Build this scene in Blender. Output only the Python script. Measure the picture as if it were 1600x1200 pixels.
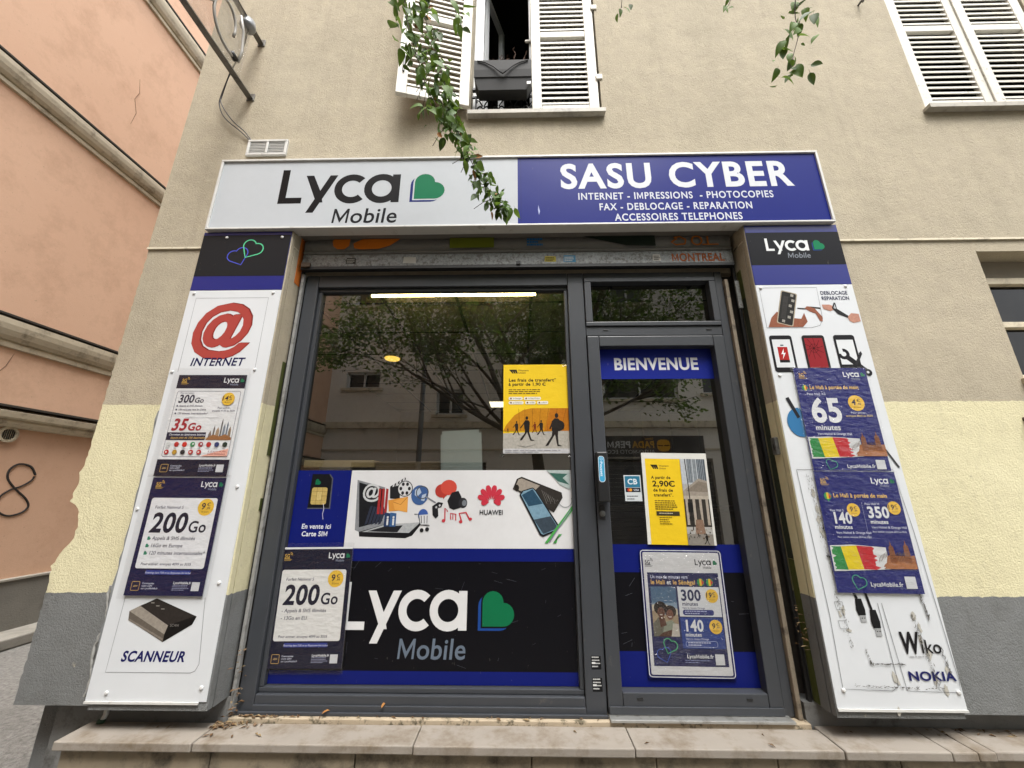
import bpy, bmesh, math, random
from mathutils import Vector, Matrix, noise, Euler
R = math.radians
random.seed(7)
for o in list(bpy.data.objects):
    bpy.data.objects.remove(o)
SC = bpy.context.scene
COL = SC.collection

# ------------------------------------------------------------------ camera, sky, sun, exposure
cam_d = bpy.data.cameras.new('camera')
cam_d.sensor_fit = 'HORIZONTAL'; cam_d.sensor_width = 36.0; cam_d.lens = 13.5
cam_d.clip_start = 0.05; cam_d.clip_end = 2000
CAM = bpy.data.objects.new('camera', cam_d); COL.objects.link(CAM)
CAM.location = (0, -2.25, 1.5)
CAM.rotation_euler = (R(90 + 15.85), 0, R(1.08))
SC.camera = CAM

SUN_EL, SUN_AZ = 64.0, 160.0          # high overcast light, from over the street
world = bpy.data.worlds.new('World'); SC.world = world; world.use_nodes = True
wn = world.node_tree; bgn = wn.nodes['Background']
sky = wn.nodes.new('ShaderNodeTexSky'); sky.sky_type = 'NISHITA'; sky.sun_disc = False
sky.sun_elevation = R(SUN_EL); sky.sun_rotation = R(SUN_AZ)
sky.air_density = 1.0; sky.dust_density = 4.0; sky.ozone_density = 1.0
hs = wn.nodes.new('ShaderNodeHueSaturation'); hs.inputs['Saturation'].default_value = 0.14
wn.links.new(sky.outputs[0], hs.inputs['Color']); wn.links.new(hs.outputs[0], bgn.inputs[0])
bgn.inputs[1].default_value = 0.15
sun_d = bpy.data.lights.new('sun', 'SUN'); sun_d.energy = 1.5; sun_d.angle = R(25); sun_d.color = (1, 0.96, 0.9)
SUN = bpy.data.objects.new('sun', sun_d); COL.objects.link(SUN)
_d = Vector((math.sin(R(SUN_AZ)) * math.cos(R(SUN_EL)), math.cos(R(SUN_AZ)) * math.cos(R(SUN_EL)), math.sin(R(SUN_EL))))
SUN.rotation_euler = (-_d).to_track_quat('-Z', 'Y').to_euler(); SUN.location = _d * 30
vs = SC.view_settings
SC.display_settings.display_device = 'sRGB'
vs.view_transform = 'Standard'; vs.look = 'None'; vs.exposure = 1.48; vs.gamma = 1.0; vs.use_curve_mapping = False
cy = SC.cycles
cy.use_denoising = True
try:
    cy.denoiser = 'OPENIMAGEDENOISE'; cy.denoising_prefilter = 'ACCURATE'
except Exception:
    pass
cy.max_bounces = 6; cy.transparent_max_bounces = 16; cy.sample_clamp_indirect = 6.0
cy.caustics_reflective = False; cy.caustics_refractive = False

# ------------------------------------------------------------------ helpers: colour, materials
def lin(h):
    h = h.lstrip('#'); out = []
    for i in (0, 2, 4):
        c = int(h[i:i+2], 16) / 255
        out.append(c / 12.92 if c <= .04045 else ((c + .055) / 1.055) ** 2.4)
    return tuple(out) + (1,)

class N:
    """small node-tree helper"""
    def __init__(s, m):
        s.m = m; s.t = m.node_tree; s.b = s.t.nodes.get('Principled BSDF')
    def n(s, kind, **kw):
        nd = s.t.nodes.new('ShaderNode' + kind)
        for k, v in kw.items():
            if k in nd.inputs.keys(): nd.inputs[k].default_value = v
            else: setattr(nd, k, v)
        return nd
    def l(s, a, b): s.t.links.new(a, b)
    def noise(s, vec, scale, detail=4, rough=.6):
        nd = s.n('TexNoise'); nd.inputs['Scale'].default_value = scale
        nd.inputs['Detail'].default_value = detail; nd.inputs['Roughness'].default_value = rough
        if vec: s.l(vec, nd.inputs['Vector'])
        return nd.outputs['Fac']
    def ramp(s, fac, p0, p1, c0=(0, 0, 0, 1), c1=(1, 1, 1, 1)):
        nd = s.n('ValToRGB'); e = nd.color_ramp.elements
        e[0].position = p0; e[0].color = c0; e[1].position = p1; e[1].color = c1
        s.l(fac, nd.inputs[0]); return nd.outputs[0]
    def mix(s, fac, a, b, blend='MIX'):
        nd = s.n('MixRGB'); nd.blend_type = blend
        for sock, v in ((nd.inputs[0], fac), (nd.inputs[1], a), (nd.inputs[2], b)):
            if isinstance(v, (int, float)): sock.default_value = v
            elif isinstance(v, tuple): sock.default_value = v
            else: s.l(v, sock)
        return nd.outputs[0]
    def math(s, op, a, b=0.0, clamp=False):
        nd = s.n('Math'); nd.operation = op; nd.use_clamp = clamp
        for sock, v in ((nd.inputs[0], a), (nd.inputs[1], b)):
            if isinstance(v, (int, float)): sock.default_value = v
            else: s.l(v, sock)
        return nd.outputs[0]
    def scaled(s, vec, sx, sy, sz):
        nd = s.n('Mapping'); nd.inputs['Scale'].default_value = (sx, sy, sz); s.l(vec, nd.inputs['Vector']); return nd.outputs[0]
    def bump(s, h, strength, dist, normal=None):
        nd = s.n('Bump'); nd.inputs['Strength'].default_value = strength; nd.inputs['Distance'].default_value = dist
        s.l(h, nd.inputs['Height'])
        if normal: s.l(normal, nd.inputs['Normal'])
        return nd.outputs[0]

MATS = {}
def new_mat(name):
    m = bpy.data.materials.new(name); m.use_nodes = True; return m
def mat(name, col, rough=.5, var=.06, vs_=6, bump=0, bs=120, bd=.002, metal=0, coat=0, stain=None, ss=3, sr=(.52, .7), spec=.5):
    """plain procedural material: base colour with slight mottling, fine relief, optional dirt with its own shape"""
    if name in MATS: return MATS[name]
    m = new_mat(name); k = N(m); pos = k.n('NewGeometry').outputs['Position']
    c = lin(col) if isinstance(col, str) else col
    d = tuple(x * (1 - var * 2.2) for x in c[:3]) + (1,); u = tuple(min(1, x * (1 + var)) for x in c[:3]) + (1,)
    out = k.mix(k.noise(pos, vs_), d, u)
    if stain:
        f = k.ramp(k.noise(pos, ss, 6, .7), sr[0], sr[1])
        out = k.mix(f, out, lin(stain) if isinstance(stain, str) else stain)
    k.l(out, k.b.inputs['Base Color'])
    k.b.inputs['Roughness'].default_value = rough; k.b.inputs['Metallic'].default_value = metal
    k.b.inputs['Specular IOR Level'].default_value = spec
    if coat: k.b.inputs['Coat Weight'].default_value = coat; k.b.inputs['Coat Roughness'].default_value = .08
    if bump: k.l(k.bump(k.noise(pos, bs, 5), bump, bd), k.b.inputs['Normal'])
    MATS[name] = m; return m

INKS = {}
def ink(col, kind='panel'):
    """printed colour on a panel, on paper, on film-wrapped paper or on window vinyl"""
    key = (col, kind)
    if key in INKS: return INKS[key]
    m = new_mat('ink_%s_%s' % (kind, col.lstrip('#'))); k = N(m); c = lin(col)
    pos = k.n('NewGeometry').outputs['Position']
    amt = {'panel': .05, 'photo': .3}.get(kind, .09)
    cc = k.mix(k.noise(pos, 70 if kind == 'photo' else 9, 6 if kind == 'photo' else 5, .7), tuple(x * (1 - amt * 2) for x in c[:3]) + (1,), c)
    scr = k.ramp(k.noise(k.scaled(pos, 60, 8, 22), 1.0, 3, .7), .70, .74)
    cc = k.mix(k.math('MULTIPLY', scr, .12 if kind in ('panel', 'vinyl') else .05), cc, lin('#a09c92'))
    k.l(cc, k.b.inputs['Base Color'])
    r, b, bs, bd = {'panel': (.34, .10, 2.2, .01), 'paper': (.6, .35, 22, .004), 'photo': (.5, .3, 24, .004), 'film': (.42, .5, 26, .006), 'vinyl': (.4, .12, 14, .003)}[kind]
    k.b.inputs['Roughness'].default_value = r; k.b.inputs['Specular IOR Level'].default_value = {'panel': .10, 'paper': .15, 'photo': .15, 'film': .15, 'vinyl': .18}[kind]
    k.l(k.bump(k.noise(k.scaled(pos, 1, 1, 1.8), bs, 3, .5), b, bd), k.b.inputs['Normal'])
    INKS[key] = m; return m

def emit(name, col, strength):
    m = new_mat(name); k = N(m); k.b.inputs['Base Color'].default_value = lin(col)
    k.b.inputs['Emission Color'].default_value = lin(col); k.b.inputs['Emission Strength'].default_value = strength
    return m

def glass_mat(name, tint='#e8eeee', ior=1.9, dirt=.04):
    m = new_mat(name); k = N(m); t = k.t
    pos = k.n('NewGeometry').outputs['Position']
    tr = k.n('BsdfTransparent'); tr.inputs[0].default_value = lin(tint)
    gl = k.n('BsdfGlossy'); gl.inputs['Roughness'].default_value = .0; gl.inputs[0].default_value = (1, 1, 1, 1)
    lw = k.n('LayerWeight'); lw.inputs['Blend'].default_value = .5; f0 = ((ior - 1) / (ior + 1)) ** 2
    fr = k.math('ADD', f0, k.math('MULTIPLY', 1 - f0, k.math('POWER', lw.outputs['Facing'], 5.0)))
    mx = k.n('MixShader'); k.l(fr, mx.inputs[0]); k.l(tr.outputs[0], mx.inputs[1]); k.l(gl.outputs[0], mx.inputs[2])
    df = k.n('BsdfDiffuse'); df.inputs[0].default_value = lin('#8c8a80')
    f = k.math('MULTIPLY', k.ramp(k.noise(k.scaled(pos, 1.6, 1, .5), 5, 7, .75), .42, .78), dirt)
    m2 = k.n('MixShader'); k.l(f, m2.inputs[0]); k.l(mx.outputs[0], m2.inputs[1]); k.l(df.outputs[0], m2.inputs[2])
    k.l(m2.outputs[0], t.nodes['Material Output'].inputs['Surface'])
    return m

def film_mat(name, amount=.1, rough=.1):
    """clear wrinkled plastic sleeve"""
    m = new_mat(name); k = N(m)
    pos = k.n('NewGeometry').outputs['Position']
    tr = k.n('BsdfTransparent'); tr.inputs[0].default_value = (.95, .95, .95, 1)
    gl = k.n('BsdfGlossy'); gl.inputs['Roughness'].default_value = rough
    h = k.noise(k.scaled(pos, 1, 1, 2.2), 16, 4, .55)
    k.l(k.bump(h, .9, .02), gl.inputs['Normal'])
    mx = k.n('MixShader'); mx.inputs[0].default_value = amount
    k.l(tr.outputs[0], mx.inputs[1]); k.l(gl.outputs[0], mx.inputs[2])
    k.l(mx.outputs[0], k.t.nodes['Material Output'].inputs['Surface'])
    return m

# ------------------------------------------------------------------ helpers: objects
def tag(o, label=None, cat=None, group=None, kind=None):
    if label: o['label'] = label
    if cat: o['category'] = cat
    if group: o['group'] = group
    if kind: o['kind'] = kind
    return o
def thing(name, label, cat, loc=(0, 0, 0), rot=(0, 0, 0), group=None):
    e = bpy.data.objects.new(name, None); e.empty_display_size = .1
    COL.objects.link(e); e.location = loc; e.rotation_euler = rot
    return tag(e, label, cat, group)
def world_of(o):
    m = Matrix.LocRotScale(o.location, o.rotation_euler, o.scale)
    if o.parent: m = world_of(o.parent) @ o.matrix_parent_inverse @ m
    return m

class MB:
    def __init__(s): s.v = []; s.f = []; s.m = []; s.cur = 0
    def add(s, vs, fs):
        o = len(s.v); s.v += [tuple(p) for p in vs]
        for f in fs: s.f.append(tuple(i + o for i in f)); s.m.append(s.cur)
        return s
    def box(s, x0, x1, y0, y1, z0, z1):
        return s.add([(x0, y0, z0), (x1, y0, z0), (x1, y1, z0), (x0, y1, z0), (x0, y0, z1), (x1, y0, z1), (x1, y1, z1), (x0, y1, z1)],
                     [(0, 3, 2, 1), (4, 5, 6, 7), (0, 1, 5, 4), (1, 2, 6, 5), (2, 3, 7, 6), (3, 0, 4, 7)])
    def quad(s, a, b, c, d): return s.add([a, b, c, d], [(0, 1, 2, 3)])
    def poly(s, pts): return s.add(pts, [tuple(range(len(pts)))])
    def tube(s, pts, r, n=8, cap=True):
        pts = [Vector(p) for p in pts]; rs = r if isinstance(r, (list, tuple)) else [r] * len(pts)
        rings = []; prev = None
        for i, p in enumerate(pts):
            t = (pts[min(i + 1, len(pts) - 1)] - pts[max(i - 1, 0)])
            t = t.normalized() if t.length > 1e-9 else Vector((0, 0, 1))
            if prev is None:
                a = t.orthogonal().normalized()
            else:
                a = prev - t * prev.dot(t); a = a.normalized() if a.length > 1e-6 else t.orthogonal().normalized()
            prev = a; b = t.cross(a)
            rings.append([p + (a * math.cos(2 * math.pi * k / n) + b * math.sin(2 * math.pi * k / n)) * rs[i] for k in range(n)])
        vs = [q for ring in rings for q in ring]; fs = []
        for i in range(len(rings) - 1):
            for k in range(n):
                fs.append((i * n + k, i * n + (k + 1) % n, (i + 1) * n + (k + 1) % n, (i + 1) * n + k))
        if cap: fs.append(tuple(range(n - 1, -1, -1))); fs.append(tuple((len(rings) - 1) * n + k for k in range(n)))
        return s.add(vs, fs)
    def lathe(s, prof, c=(0, 0, 0), n=20, axis='z'):
        vs = []; fs = []
        for (r, h) in prof:
            for k in range(n):
                a = 2 * math.pi * k / n
                p = (r * math.cos(a), r * math.sin(a), h) if axis == 'z' else (r * math.cos(a), -h, r * math.sin(a))
                vs.append((p[0] + c[0], p[1] + c[1], p[2] + c[2]))
        for i in range(len(prof) - 1):
            for k in range(n):
                fs.append((i * n + k, i * n + (k + 1) % n, (i + 1) * n + (k + 1) % n, (i + 1) * n + k))
        fs.append(tuple(range(n - 1, -1, -1))); fs.append(tuple((len(prof) - 1) * n + k for k in range(n)))
        return s.add(vs, fs)
    def build(s, name, m, parent=None, bev=0, smooth=False, local=False):
        me = bpy.data.meshes.new(name); me.from_pydata(s.v, [], s.f)
        for mm in (m if isinstance(m, (list, tuple)) else [m]): me.materials.append(mm)
        if isinstance(m, (list, tuple)): me.polygons.foreach_set('material_index', s.m)
        if smooth: me.polygons.foreach_set('use_smooth', [True] * len(me.polygons))
        me.update()
        o = bpy.data.objects.new(name, me); COL.objects.link(o)
        if parent:
            o.parent = parent
            if not local: o.matrix_parent_inverse = world_of(parent).inverted()
        if bev:
            b = o.modifiers.new('bevel', 'BEVEL'); b.width = bev; b.segments = 2; b.limit_method = 'ANGLE'; b.angle_limit = R(40)
        return o

def holed_wall(mb, x0, x1, z0, z1, holes, y, depth, xs=(), zs=()):
    X = sorted(set([x0, x1] + [h[0] for h in holes] + [h[1] for h in holes] + list(xs)))
    Z = sorted(set([z0, z1] + [h[2] for h in holes] + [h[3] for h in holes] + list(zs)))
    X = [v for v in X if x0 <= v <= x1]; Z = [v for v in Z if z0 <= v <= z1]
    for i in range(len(X) - 1):
        for j in range(len(Z) - 1):
            cx, cz = (X[i] + X[i+1]) / 2, (Z[j] + Z[j+1]) / 2
            if any(h[0] < cx < h[1] and h[2] < cz < h[3] for h in holes): continue
            mb.quad((X[i], y, Z[j]), (X[i+1], y, Z[j]), (X[i+1], y, Z[j+1]), (X[i], y, Z[j+1]))
    for a, b, c, d in holes:
        a, b = max(a, x0), min(b, x1); c, d = max(c, z0), min(d, z1)
        if a >= b or c >= d: continue
        e = y + depth
        if a > x0: mb.quad((a, y, c), (a, y, d), (a, e, d), (a, e, c))
        if b < x1: mb.quad((b, y, d), (b, y, c), (b, e, c), (b, e, d))
        if c > z0: mb.quad((a, y, c), (a, e, c), (b, e, c), (b, y, c))
        if d < z1: mb.quad((a, e, d), (a, y, d), (b, y, d), (b, e, d))

# ------------------------------------------------------------------ flat print: glyphs and shapes stacked as thin sheets
CHARS = "ABCDEFGHIJKLMNOPQRSTUVWXYZabcdefghijklmnopqrstuvwxyz0123456789.,-'&@*+/:()éèêàâçô€!"
WTS = {0: 0.0, 1: .011, 2: .02, 3: .03}
GLY, ADV = {}, {}
def load_glyphs():
    objs = []
    def mk(body, off):
        cu = bpy.data.curves.new('g', 'FONT'); cu.body = body; cu.offset = off; cu.resolution_u = 4
        o = bpy.data.objects.new('g', cu); COL.objects.link(o); objs.append(o); return o
    todo = {(c, w): mk(c, WTS[w]) for c in CHARS for w in WTS}
    wid = {c: mk('H' + c + 'H', 0) for c in CHARS + ' '}
    hh = mk('HH', 0)
    bpy.context.view_layer.update(); dg = bpy.context.evaluated_depsgraph_get()
    def grab(o):
        e = o.evaluated_get(dg); me = e.to_mesh()
        r = ([tuple(v.co)[:2] for v in me.vertices], [tuple(p.vertices) for p in me.polygons]); e.to_mesh_clear(); return r
    span = lambda r: max(v[0] for v in r[0]) - min(v[0] for v in r[0])
    base = span(grab(hh))
    for c, o in wid.items(): ADV[c] = span(grab(o)) - base
    for kx, o in todo.items(): GLY[kx] = grab(o)
    for o in objs:
        d = o.data; bpy.data.objects.remove(o); bpy.data.curves.remove(d)
load_glyphs()
CAPH = max(v[1] for v in GLY[('H', 0)][0])
def _m_glyph(w):
    W_ = ADV['M'] * .98; h = CAPH; s = .066 + 2 * WTS[w]; a = .05; d = s * 1.1
    p = [(a, 0), (a, h), (a + d, h), (W_ / 2, h * .36), (W_ - a - d, h), (W_ - a, h), (W_ - a, 0), (W_ - a - s, 0), (W_ - a - s, h * .72), (W_ / 2, .01), (a + s, h * .72), (a + s, 0)]
    return p, [tuple(reversed(range(len(p))))]
for _w in WTS: GLY[('M', _w)] = _m_glyph(_w)

STEP = .00003
class Print:
    """sheets of flat print in a thing's own plane: x right, z up, facing -y; each new shape lies a hair above the last"""
    def __init__(s, parent, kind='panel', unit=1.0, y0=0.0):
        s.parent = parent; s.kind = kind; s.u = unit; s.y = y0; s.mb = None
    def part(s, name):
        s.flush(); s.mb = MB(); s.name = name; s.cols = []; return s
    def flush(s):
        if s.mb and s.mb.f:
            s.mb.build(s.name, [ink(c, 'photo' if s.name.endswith('picture') else s.kind) for c in s.cols], s.parent, local=True)
        s.mb = None
    def col(s, c):
        if c not in s.cols: s.cols.append(c)
        s.mb.cur = s.cols.index(c)
    def _pt(s, p): return (p[0] * s.u, s.y, p[1] * s.u)
    def poly(s, pts, c):
        s.y -= STEP; s.col(c)
        area = sum(pts[i][0] * pts[(i + 1) % len(pts)][1] - pts[(i + 1) % len(pts)][0] * pts[i][1] for i in range(len(pts)))
        if area < 0: pts = pts[::-1]
        s.mb.poly([s._pt(p) for p in pts]); return s
    def rect(s, x0, z0, x1, z1, c): return s.poly([(x0, z0), (x1, z0), (x1, z1), (x0, z1)], c)
    def rrect(s, x0, z0, x1, z1, r, c, n=4): return s.poly(rr(x0, z0, x1, z1, r, n), c)
    def ell(s, x, z, rx, rz, c, n=20, rot=0):
        ca, sa = math.cos(rot), math.sin(rot); P = []
        for k in range(n):
            a = 2 * math.pi * k / n; px, pz = rx * math.cos(a), rz * math.sin(a)
            P.append((x + px * ca - pz * sa, z + px * sa + pz * ca))
        return s.poly(P, c)
    def strip(s, outer, inner, c, closed=False):
        s.y -= STEP; s.col(c); n = len(outer)
        vs = [s._pt(p) for p in outer] + [s._pt(p) for p in inner]
        s.mb.add(vs, [(i, n + i, n + (i + 1) % n, (i + 1) % n) for i in range(n if closed else n - 1)]); return s
    def arc(s, x, z, r, w, a0, a1, c, n=24):
        A = [R(a0 + (a1 - a0) * i / n) for i in range(n + 1)]
        return s.strip([(x + (r + w / 2) * math.cos(a), z + (r + w / 2) * math.sin(a)) for a in A],
                       [(x + (r - w / 2) * math.cos(a), z + (r - w / 2) * math.sin(a)) for a in A], c)
    def line(s, pts, w, c, closed=False):
        n = len(pts); L, Rr = [], []
        for i, p in enumerate(pts):
            a = pts[(i - 1) % n] if closed or i > 0 else p; b = pts[(i + 1) % n] if closed or i < n - 1 else p
            d = Vector((b[0] - a[0], b[1] - a[1])); d = d.normalized() if d.length else Vector((1, 0))
            L.append((p[0] - d.y * w / 2, p[1] + d.x * w / 2)); Rr.append((p[0] + d.y * w / 2, p[1] - d.x * w / 2))
        return s.strip(L, Rr, c, closed)
    def text(s, t, x, z, h, c, w=1, shear=0, align='l', width=None, rot=0, tr=0):
        s.y -= STEP; s.col(c); k = h / CAPH; ex = WTS[w] * 1.1 + tr
        tot = sum(ADV[ch] + ex for ch in t)
        kx = width / tot if width else k
        pen = {'l': 0, 'c': -tot / 2, 'r': -tot}[align]; ca, sa = math.cos(rot), math.sin(rot)
        euro = []
        for ch in t:
            if ch != ' ':
                vs, fs = GLY[('C' if ch == '€' else ch, w)]
                P = []
                for vx, vz in vs:
                    lx, lz = (pen + vx) * kx + shear * vz * k, vz * k
                    P.append(s._pt((x + lx * ca - lz * sa, z + lx * sa + lz * ca)))
                s.mb.add(P, fs)
                if ch == '€': euro.append(pen)
            pen += ADV[ch] + ex
        for p in euro:
            for f in (.4, .6):
                a, b = x + (p - .03) * kx + shear * f * h, x + (p + .40) * kx + shear * f * h
                s.line([(a, z + f * h), (b, z + f * h)], h * .09, c)
        return s
    def heart(s, x, z, a, c, rot=0):
        return s.poly([(x + px * math.cos(rot) - pz * math.sin(rot), z + px * math.sin(rot) + pz * math.cos(rot)) for px, pz in heart_pts(a)], c)
    def heart_line(s, x, z, a, w, c, rot=0):
        return s.line([(x + px * math.cos(rot) - pz * math.sin(rot), z + px * math.sin(rot) + pz * math.cos(rot)) for px, pz in heart_pts(a)], w, c, True)
    def logo(s, x, z, h, main, mob, green='#136a48', blue='#1f2a70', gap=None, mobile=True):
        q = lambda *pts: [(x + a * h, z + b * h) for a, b in pts]
        s.poly(q((0, 0), (.57, 0), (.57, .17), (.18, .17), (.18, 1), (0, 1)), main)
        s.poly(q((.60, .82), (.79, .82), (1.03, .30), (1.10, .02), (.94, .02)), main)
        s.poly(q((1.20, .82), (1.39, .82), (.90, -.27), (.72, -.27)), main)
        s.arc(x + 1.77 * h, z + .41 * h, .335 * h, .19 * h, 46, 314, main)
        s.arc(x + 2.50 * h, z + .41 * h, .335 * h, .19 * h, 0, 360, main, 28)
        s.rect(x + 2.745 * h, z, x + 2.94 * h, z + .82 * h, main)
        if blue: s.heart(x + 3.20 * h, z - .0 * h, .50 * h, blue)
        if gap: s.heart(x + 3.265 * h, z + .05 * h, .525 * h, gap)
        s.heart(x + 3.30 * h, z + .085 * h, .49 * h, green)
        if mobile: s.text('Mobile', x + 1.36 * h, z - .57 * h, .40 * h, mob, 1, .08, width=1.58 * h)
        return s
    def badge(s, x, z, r, c, big, small, sub=True, dark='#232038', euro='€'):
        s.ell(x, z, r, r, c)
        s.text(big, x - r * .05 if len(big) < 2 else x + r * .02, z - r * .25, r * .72, dark, 2, .1, 'r' if len(big) < 2 else 'r')
        s.text('€' if euro else 'C', x + r * .1, z + r * .12, r * .42, dark, 1, .1)
        s.text(small, x + r * .08, z - r * .25, r * .26, dark, 1, .1)
        if sub: s.text('30 Jours', x, z - r * .62, r * .18, '#7a5a20', 1, 0, 'c')
        return s
    def wifi5g(s, x, z, h, c):
        s.text('5G', x, z + h * .3, h * .62, c, 2, 0, width=h * .95)
        s.line([(x - h * .05, z + h * .2), (x + h * 1.02, z + h * .2)], h * .1, c)
        for i in (1, 2): s.arc(x + h * .95, z + h * .8, h * .22 * i, h * .09, -10, 85, c, 6)
        s.line([(x, z + .02 * h), (x + h * 1.4, z + .02 * h)], h * .05, c); s.line([(x, z - .12 * h), (x + h * 1.2, z - .12 * h)], h * .05, c)
        return s
    def greek(s, x, z, w, n, lh, c, seed=1, th=.35):
        """rows too small to read in the photograph: short word-like bars"""
        rnd = random.Random(seed)
        for i in range(n):
            px = x; end = x + w * (rnd.uniform(.8, 1) if i < n - 1 else rnd.uniform(.5, .8))
            while px < end:
                l = min(rnd.uniform(.05, .14) * w, end - px); s.rect(px, z - i * lh, px + l, z - i * lh + lh * th, c); px += l + .022 * w
        return s
def rr(x0, z0, x1, z1, r, n=4):
    P = []
    for cx, cz, a0 in ((x1 - r, z0 + r, -90), (x1 - r, z1 - r, 0), (x0 + r, z1 - r, 90), (x0 + r, z0 + r, 180)):
        for i in range(n + 1): a = R(a0 + 90 * i / n); P.append((cx + r * math.cos(a), cz + r * math.sin(a)))
    return P
def heart_pts(a, n=10):
    P = [(0, 0)]
    P += [(a + a * .5 * math.cos(R(t)), a * .5 + a * .5 * math.sin(R(t))) for t in [-90 + 180 * i / n for i in range(n)]]
    P += [(a * .5 + a * .5 * math.cos(R(t)), a + a * .5 * math.sin(R(t))) for t in [180 * i / n for i in range(n + 1)]]
    return P
# ------------------------------------------------------------------ materials of the place
def stucco(name, mode):
    """rendered wall: rough trowelled relief; the shop wall carries its three painted bands"""
    m = new_mat(name); k = N(m); pos = k.n('NewGeometry').outputs['Position']
    big = k.noise(pos, 1.1, 5, .6); mid = k.noise(pos, 9, 5, .65)
    if mode == 'shop':
        sep = k.n('SeparateXYZ'); k.l(pos, sep.inputs[0]); z = sep.outputs['Z']
        wob = k.math('MULTIPLY', k.math('SUBTRACT', k.noise(pos, 22, 3), .5), .022)
        zz = k.math('ADD', z, wob)
        beige = k.mix(big, lin('#a29986'), lin('#bbb19c')); beige = k.mix(k.math('MULTIPLY', k.ramp(mid, .35, .75), .35), beige, lin('#8d8679'))
        streak = k.ramp(k.noise(k.scaled(pos, 9, 9, .55), 1.2, 5, .7), .52, .78)
        beige = k.mix(k.math('MULTIPLY', streak, .24), beige, lin('#7f796c'))
        scr = k.ramp(k.noise(k.scaled(pos, 30, 30, 55), 1.6, 3, .65), .60, .68)
        beige = k.mix(k.math('MULTIPLY', scr, .30), beige, lin('#767062'))
        patch = k.ramp(k.noise(pos, 1.7, 6, .62), .50, .72); beige = k.mix(k.math('MULTIPLY', patch, .26), beige, lin('#85806f'))
        yel = k.mix(big, lin('#cbc49f'), lin('#d8d2b2')); yel = k.mix(k.math('MULTIPLY', k.ramp(mid, .5, .8), .3), yel, lin('#b3aa8c'))
        gry = k.mix(mid, lin('#6a6c6c'), lin('#7d7f7f')); gry = k.mix(k.math('MULTIPLY', k.ramp(big, .5, .75), .4), gry, lin('#5f615f'))
        grime = k.ramp(k.noise(k.scaled(pos, 1.5, 1.5, .8), 4.5, 7, .75), .53, .72)
        yel = k.mix(k.math('MULTIPLY', grime, .35), yel, lin('#9c947c')); gry = k.mix(k.math('MULTIPLY', grime, .5), gry, lin('#54534e'))
        chips = k.ramp(k.noise(pos, 16, 4, .6), .70, .72); gry = k.mix(k.math('MULTIPLY', chips, .6), gry, lin('#a19c8c')); yel = k.mix(k.math('MULTIPLY', chips, .45), yel, lin('#a89f8a'))
        a = k.math('GREATER_THAN', zz, 2.02); b = k.math('GREATER_THAN', zz, .985)
        c = k.mix(b, gry, yel); c = k.mix(a, c, beige)
    elif mode == 'orange':
        c = k.mix(big, lin('#d9b196'), lin('#e6c3a8')); c = k.mix(k.math('MULTIPLY', k.ramp(k.noise(pos, 2.2, 7, .72), .47, .70), .6), c, lin('#c09a80'))
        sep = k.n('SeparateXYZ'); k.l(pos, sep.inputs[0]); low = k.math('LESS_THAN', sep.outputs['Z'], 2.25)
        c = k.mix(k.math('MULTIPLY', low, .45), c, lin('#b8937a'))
        f = k.ramp(k.noise(pos, 40, 3), .66, .72); c = k.mix(k.math('MULTIPLY', f, .35), c, lin('#7d6a5a'))
    else:
        c = k.mix(big, lin('#dad6ce'), lin('#e6e3dc')); c = k.mix(k.math('MULTIPLY', k.ramp(mid, .5, .8), .3), c, lin('#a9a398'))
    k.l(c, k.b.inputs['Base Color']); k.b.inputs['Roughness'].default_value = .92; k.b.inputs['Specular IOR Level'].default_value = .2
    fine = k.noise(pos, 105, 5, .7)
    dents = k.ramp(k.noise(k.scaled(pos, 1.2, 1, 1), 58, 4, .7), .30, .52)
    wav = k.noise(pos, 11, 5, .6)
    h = k.math('ADD', k.math('MULTIPLY', fine, .8), k.math('ADD', k.math('MULTIPLY', dents, .25 if mode == 'shop' else .1), k.math('MULTIPLY', wav, .8)))
    h = k.math('MULTIPLY', h, k.math('ADD', .45, k.math('MULTIPLY', k.noise(pos, 1.9, 4, .6), 1.0)))
    k.l(k.bump(h, .72 if mode == 'shop' else .25, .007), k.b.inputs['Normal'])
    return m
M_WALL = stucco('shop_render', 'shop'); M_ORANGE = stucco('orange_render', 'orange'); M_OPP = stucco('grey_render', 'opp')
M_CREAM = mat('cream_moulding', '#cfc5ae', .8, .1, 12, .3, 90, .003, stain='#7d7362', ss=6, sr=(.5, .72))
M_CONC = mat('plinth_concrete', '#77746d', .9, .12, 5, .5, 60, .006, stain='#504d47', ss=3, sr=(.5, .75))
M_GREYB = mat('grey_painted_base', '#7a7b7a', .85, .12, 8, .4, 80, .004, stain='#3c3a36', ss=6, sr=(.52, .72))
M_ASPH = mat('asphalt', '#84827e', .95, .42, 34, 1.0, 48, .02, stain='#55534f', ss=2, sr=(.5, .8))
M_PAVE = mat('pavement_stone', '#8b877f', .9, .12, 12, .4, 120, .004, stain='#67635c', ss=4, sr=(.5, .75))
M_STONE = mat('step_stone', '#8f887f', .62, .09, 7, .25, 90, .002, stain='#6e6252', ss=6, sr=(.47, .68))
M_STONE2 = mat('riser_stone', '#8a7f6c', .75, .14, 9, .35, 70, .003, stain='#3d382f', ss=6, sr=(.47, .68))
M_ANTH = mat('anthracite_aluminium', '#3a3d42', .38, .08, 5, .08, 260, .001, stain='#55534f', ss=14, sr=(.64, .8))
M_DARK = mat('black_plastic', '#17181a', .45, .1, 20)
M_GALV = mat('galvanised_steel', '#808281', .45, .35, 70, .15, 90, .001, metal=.6, stain='#565450', ss=40, sr=(.5, .6))
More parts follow.
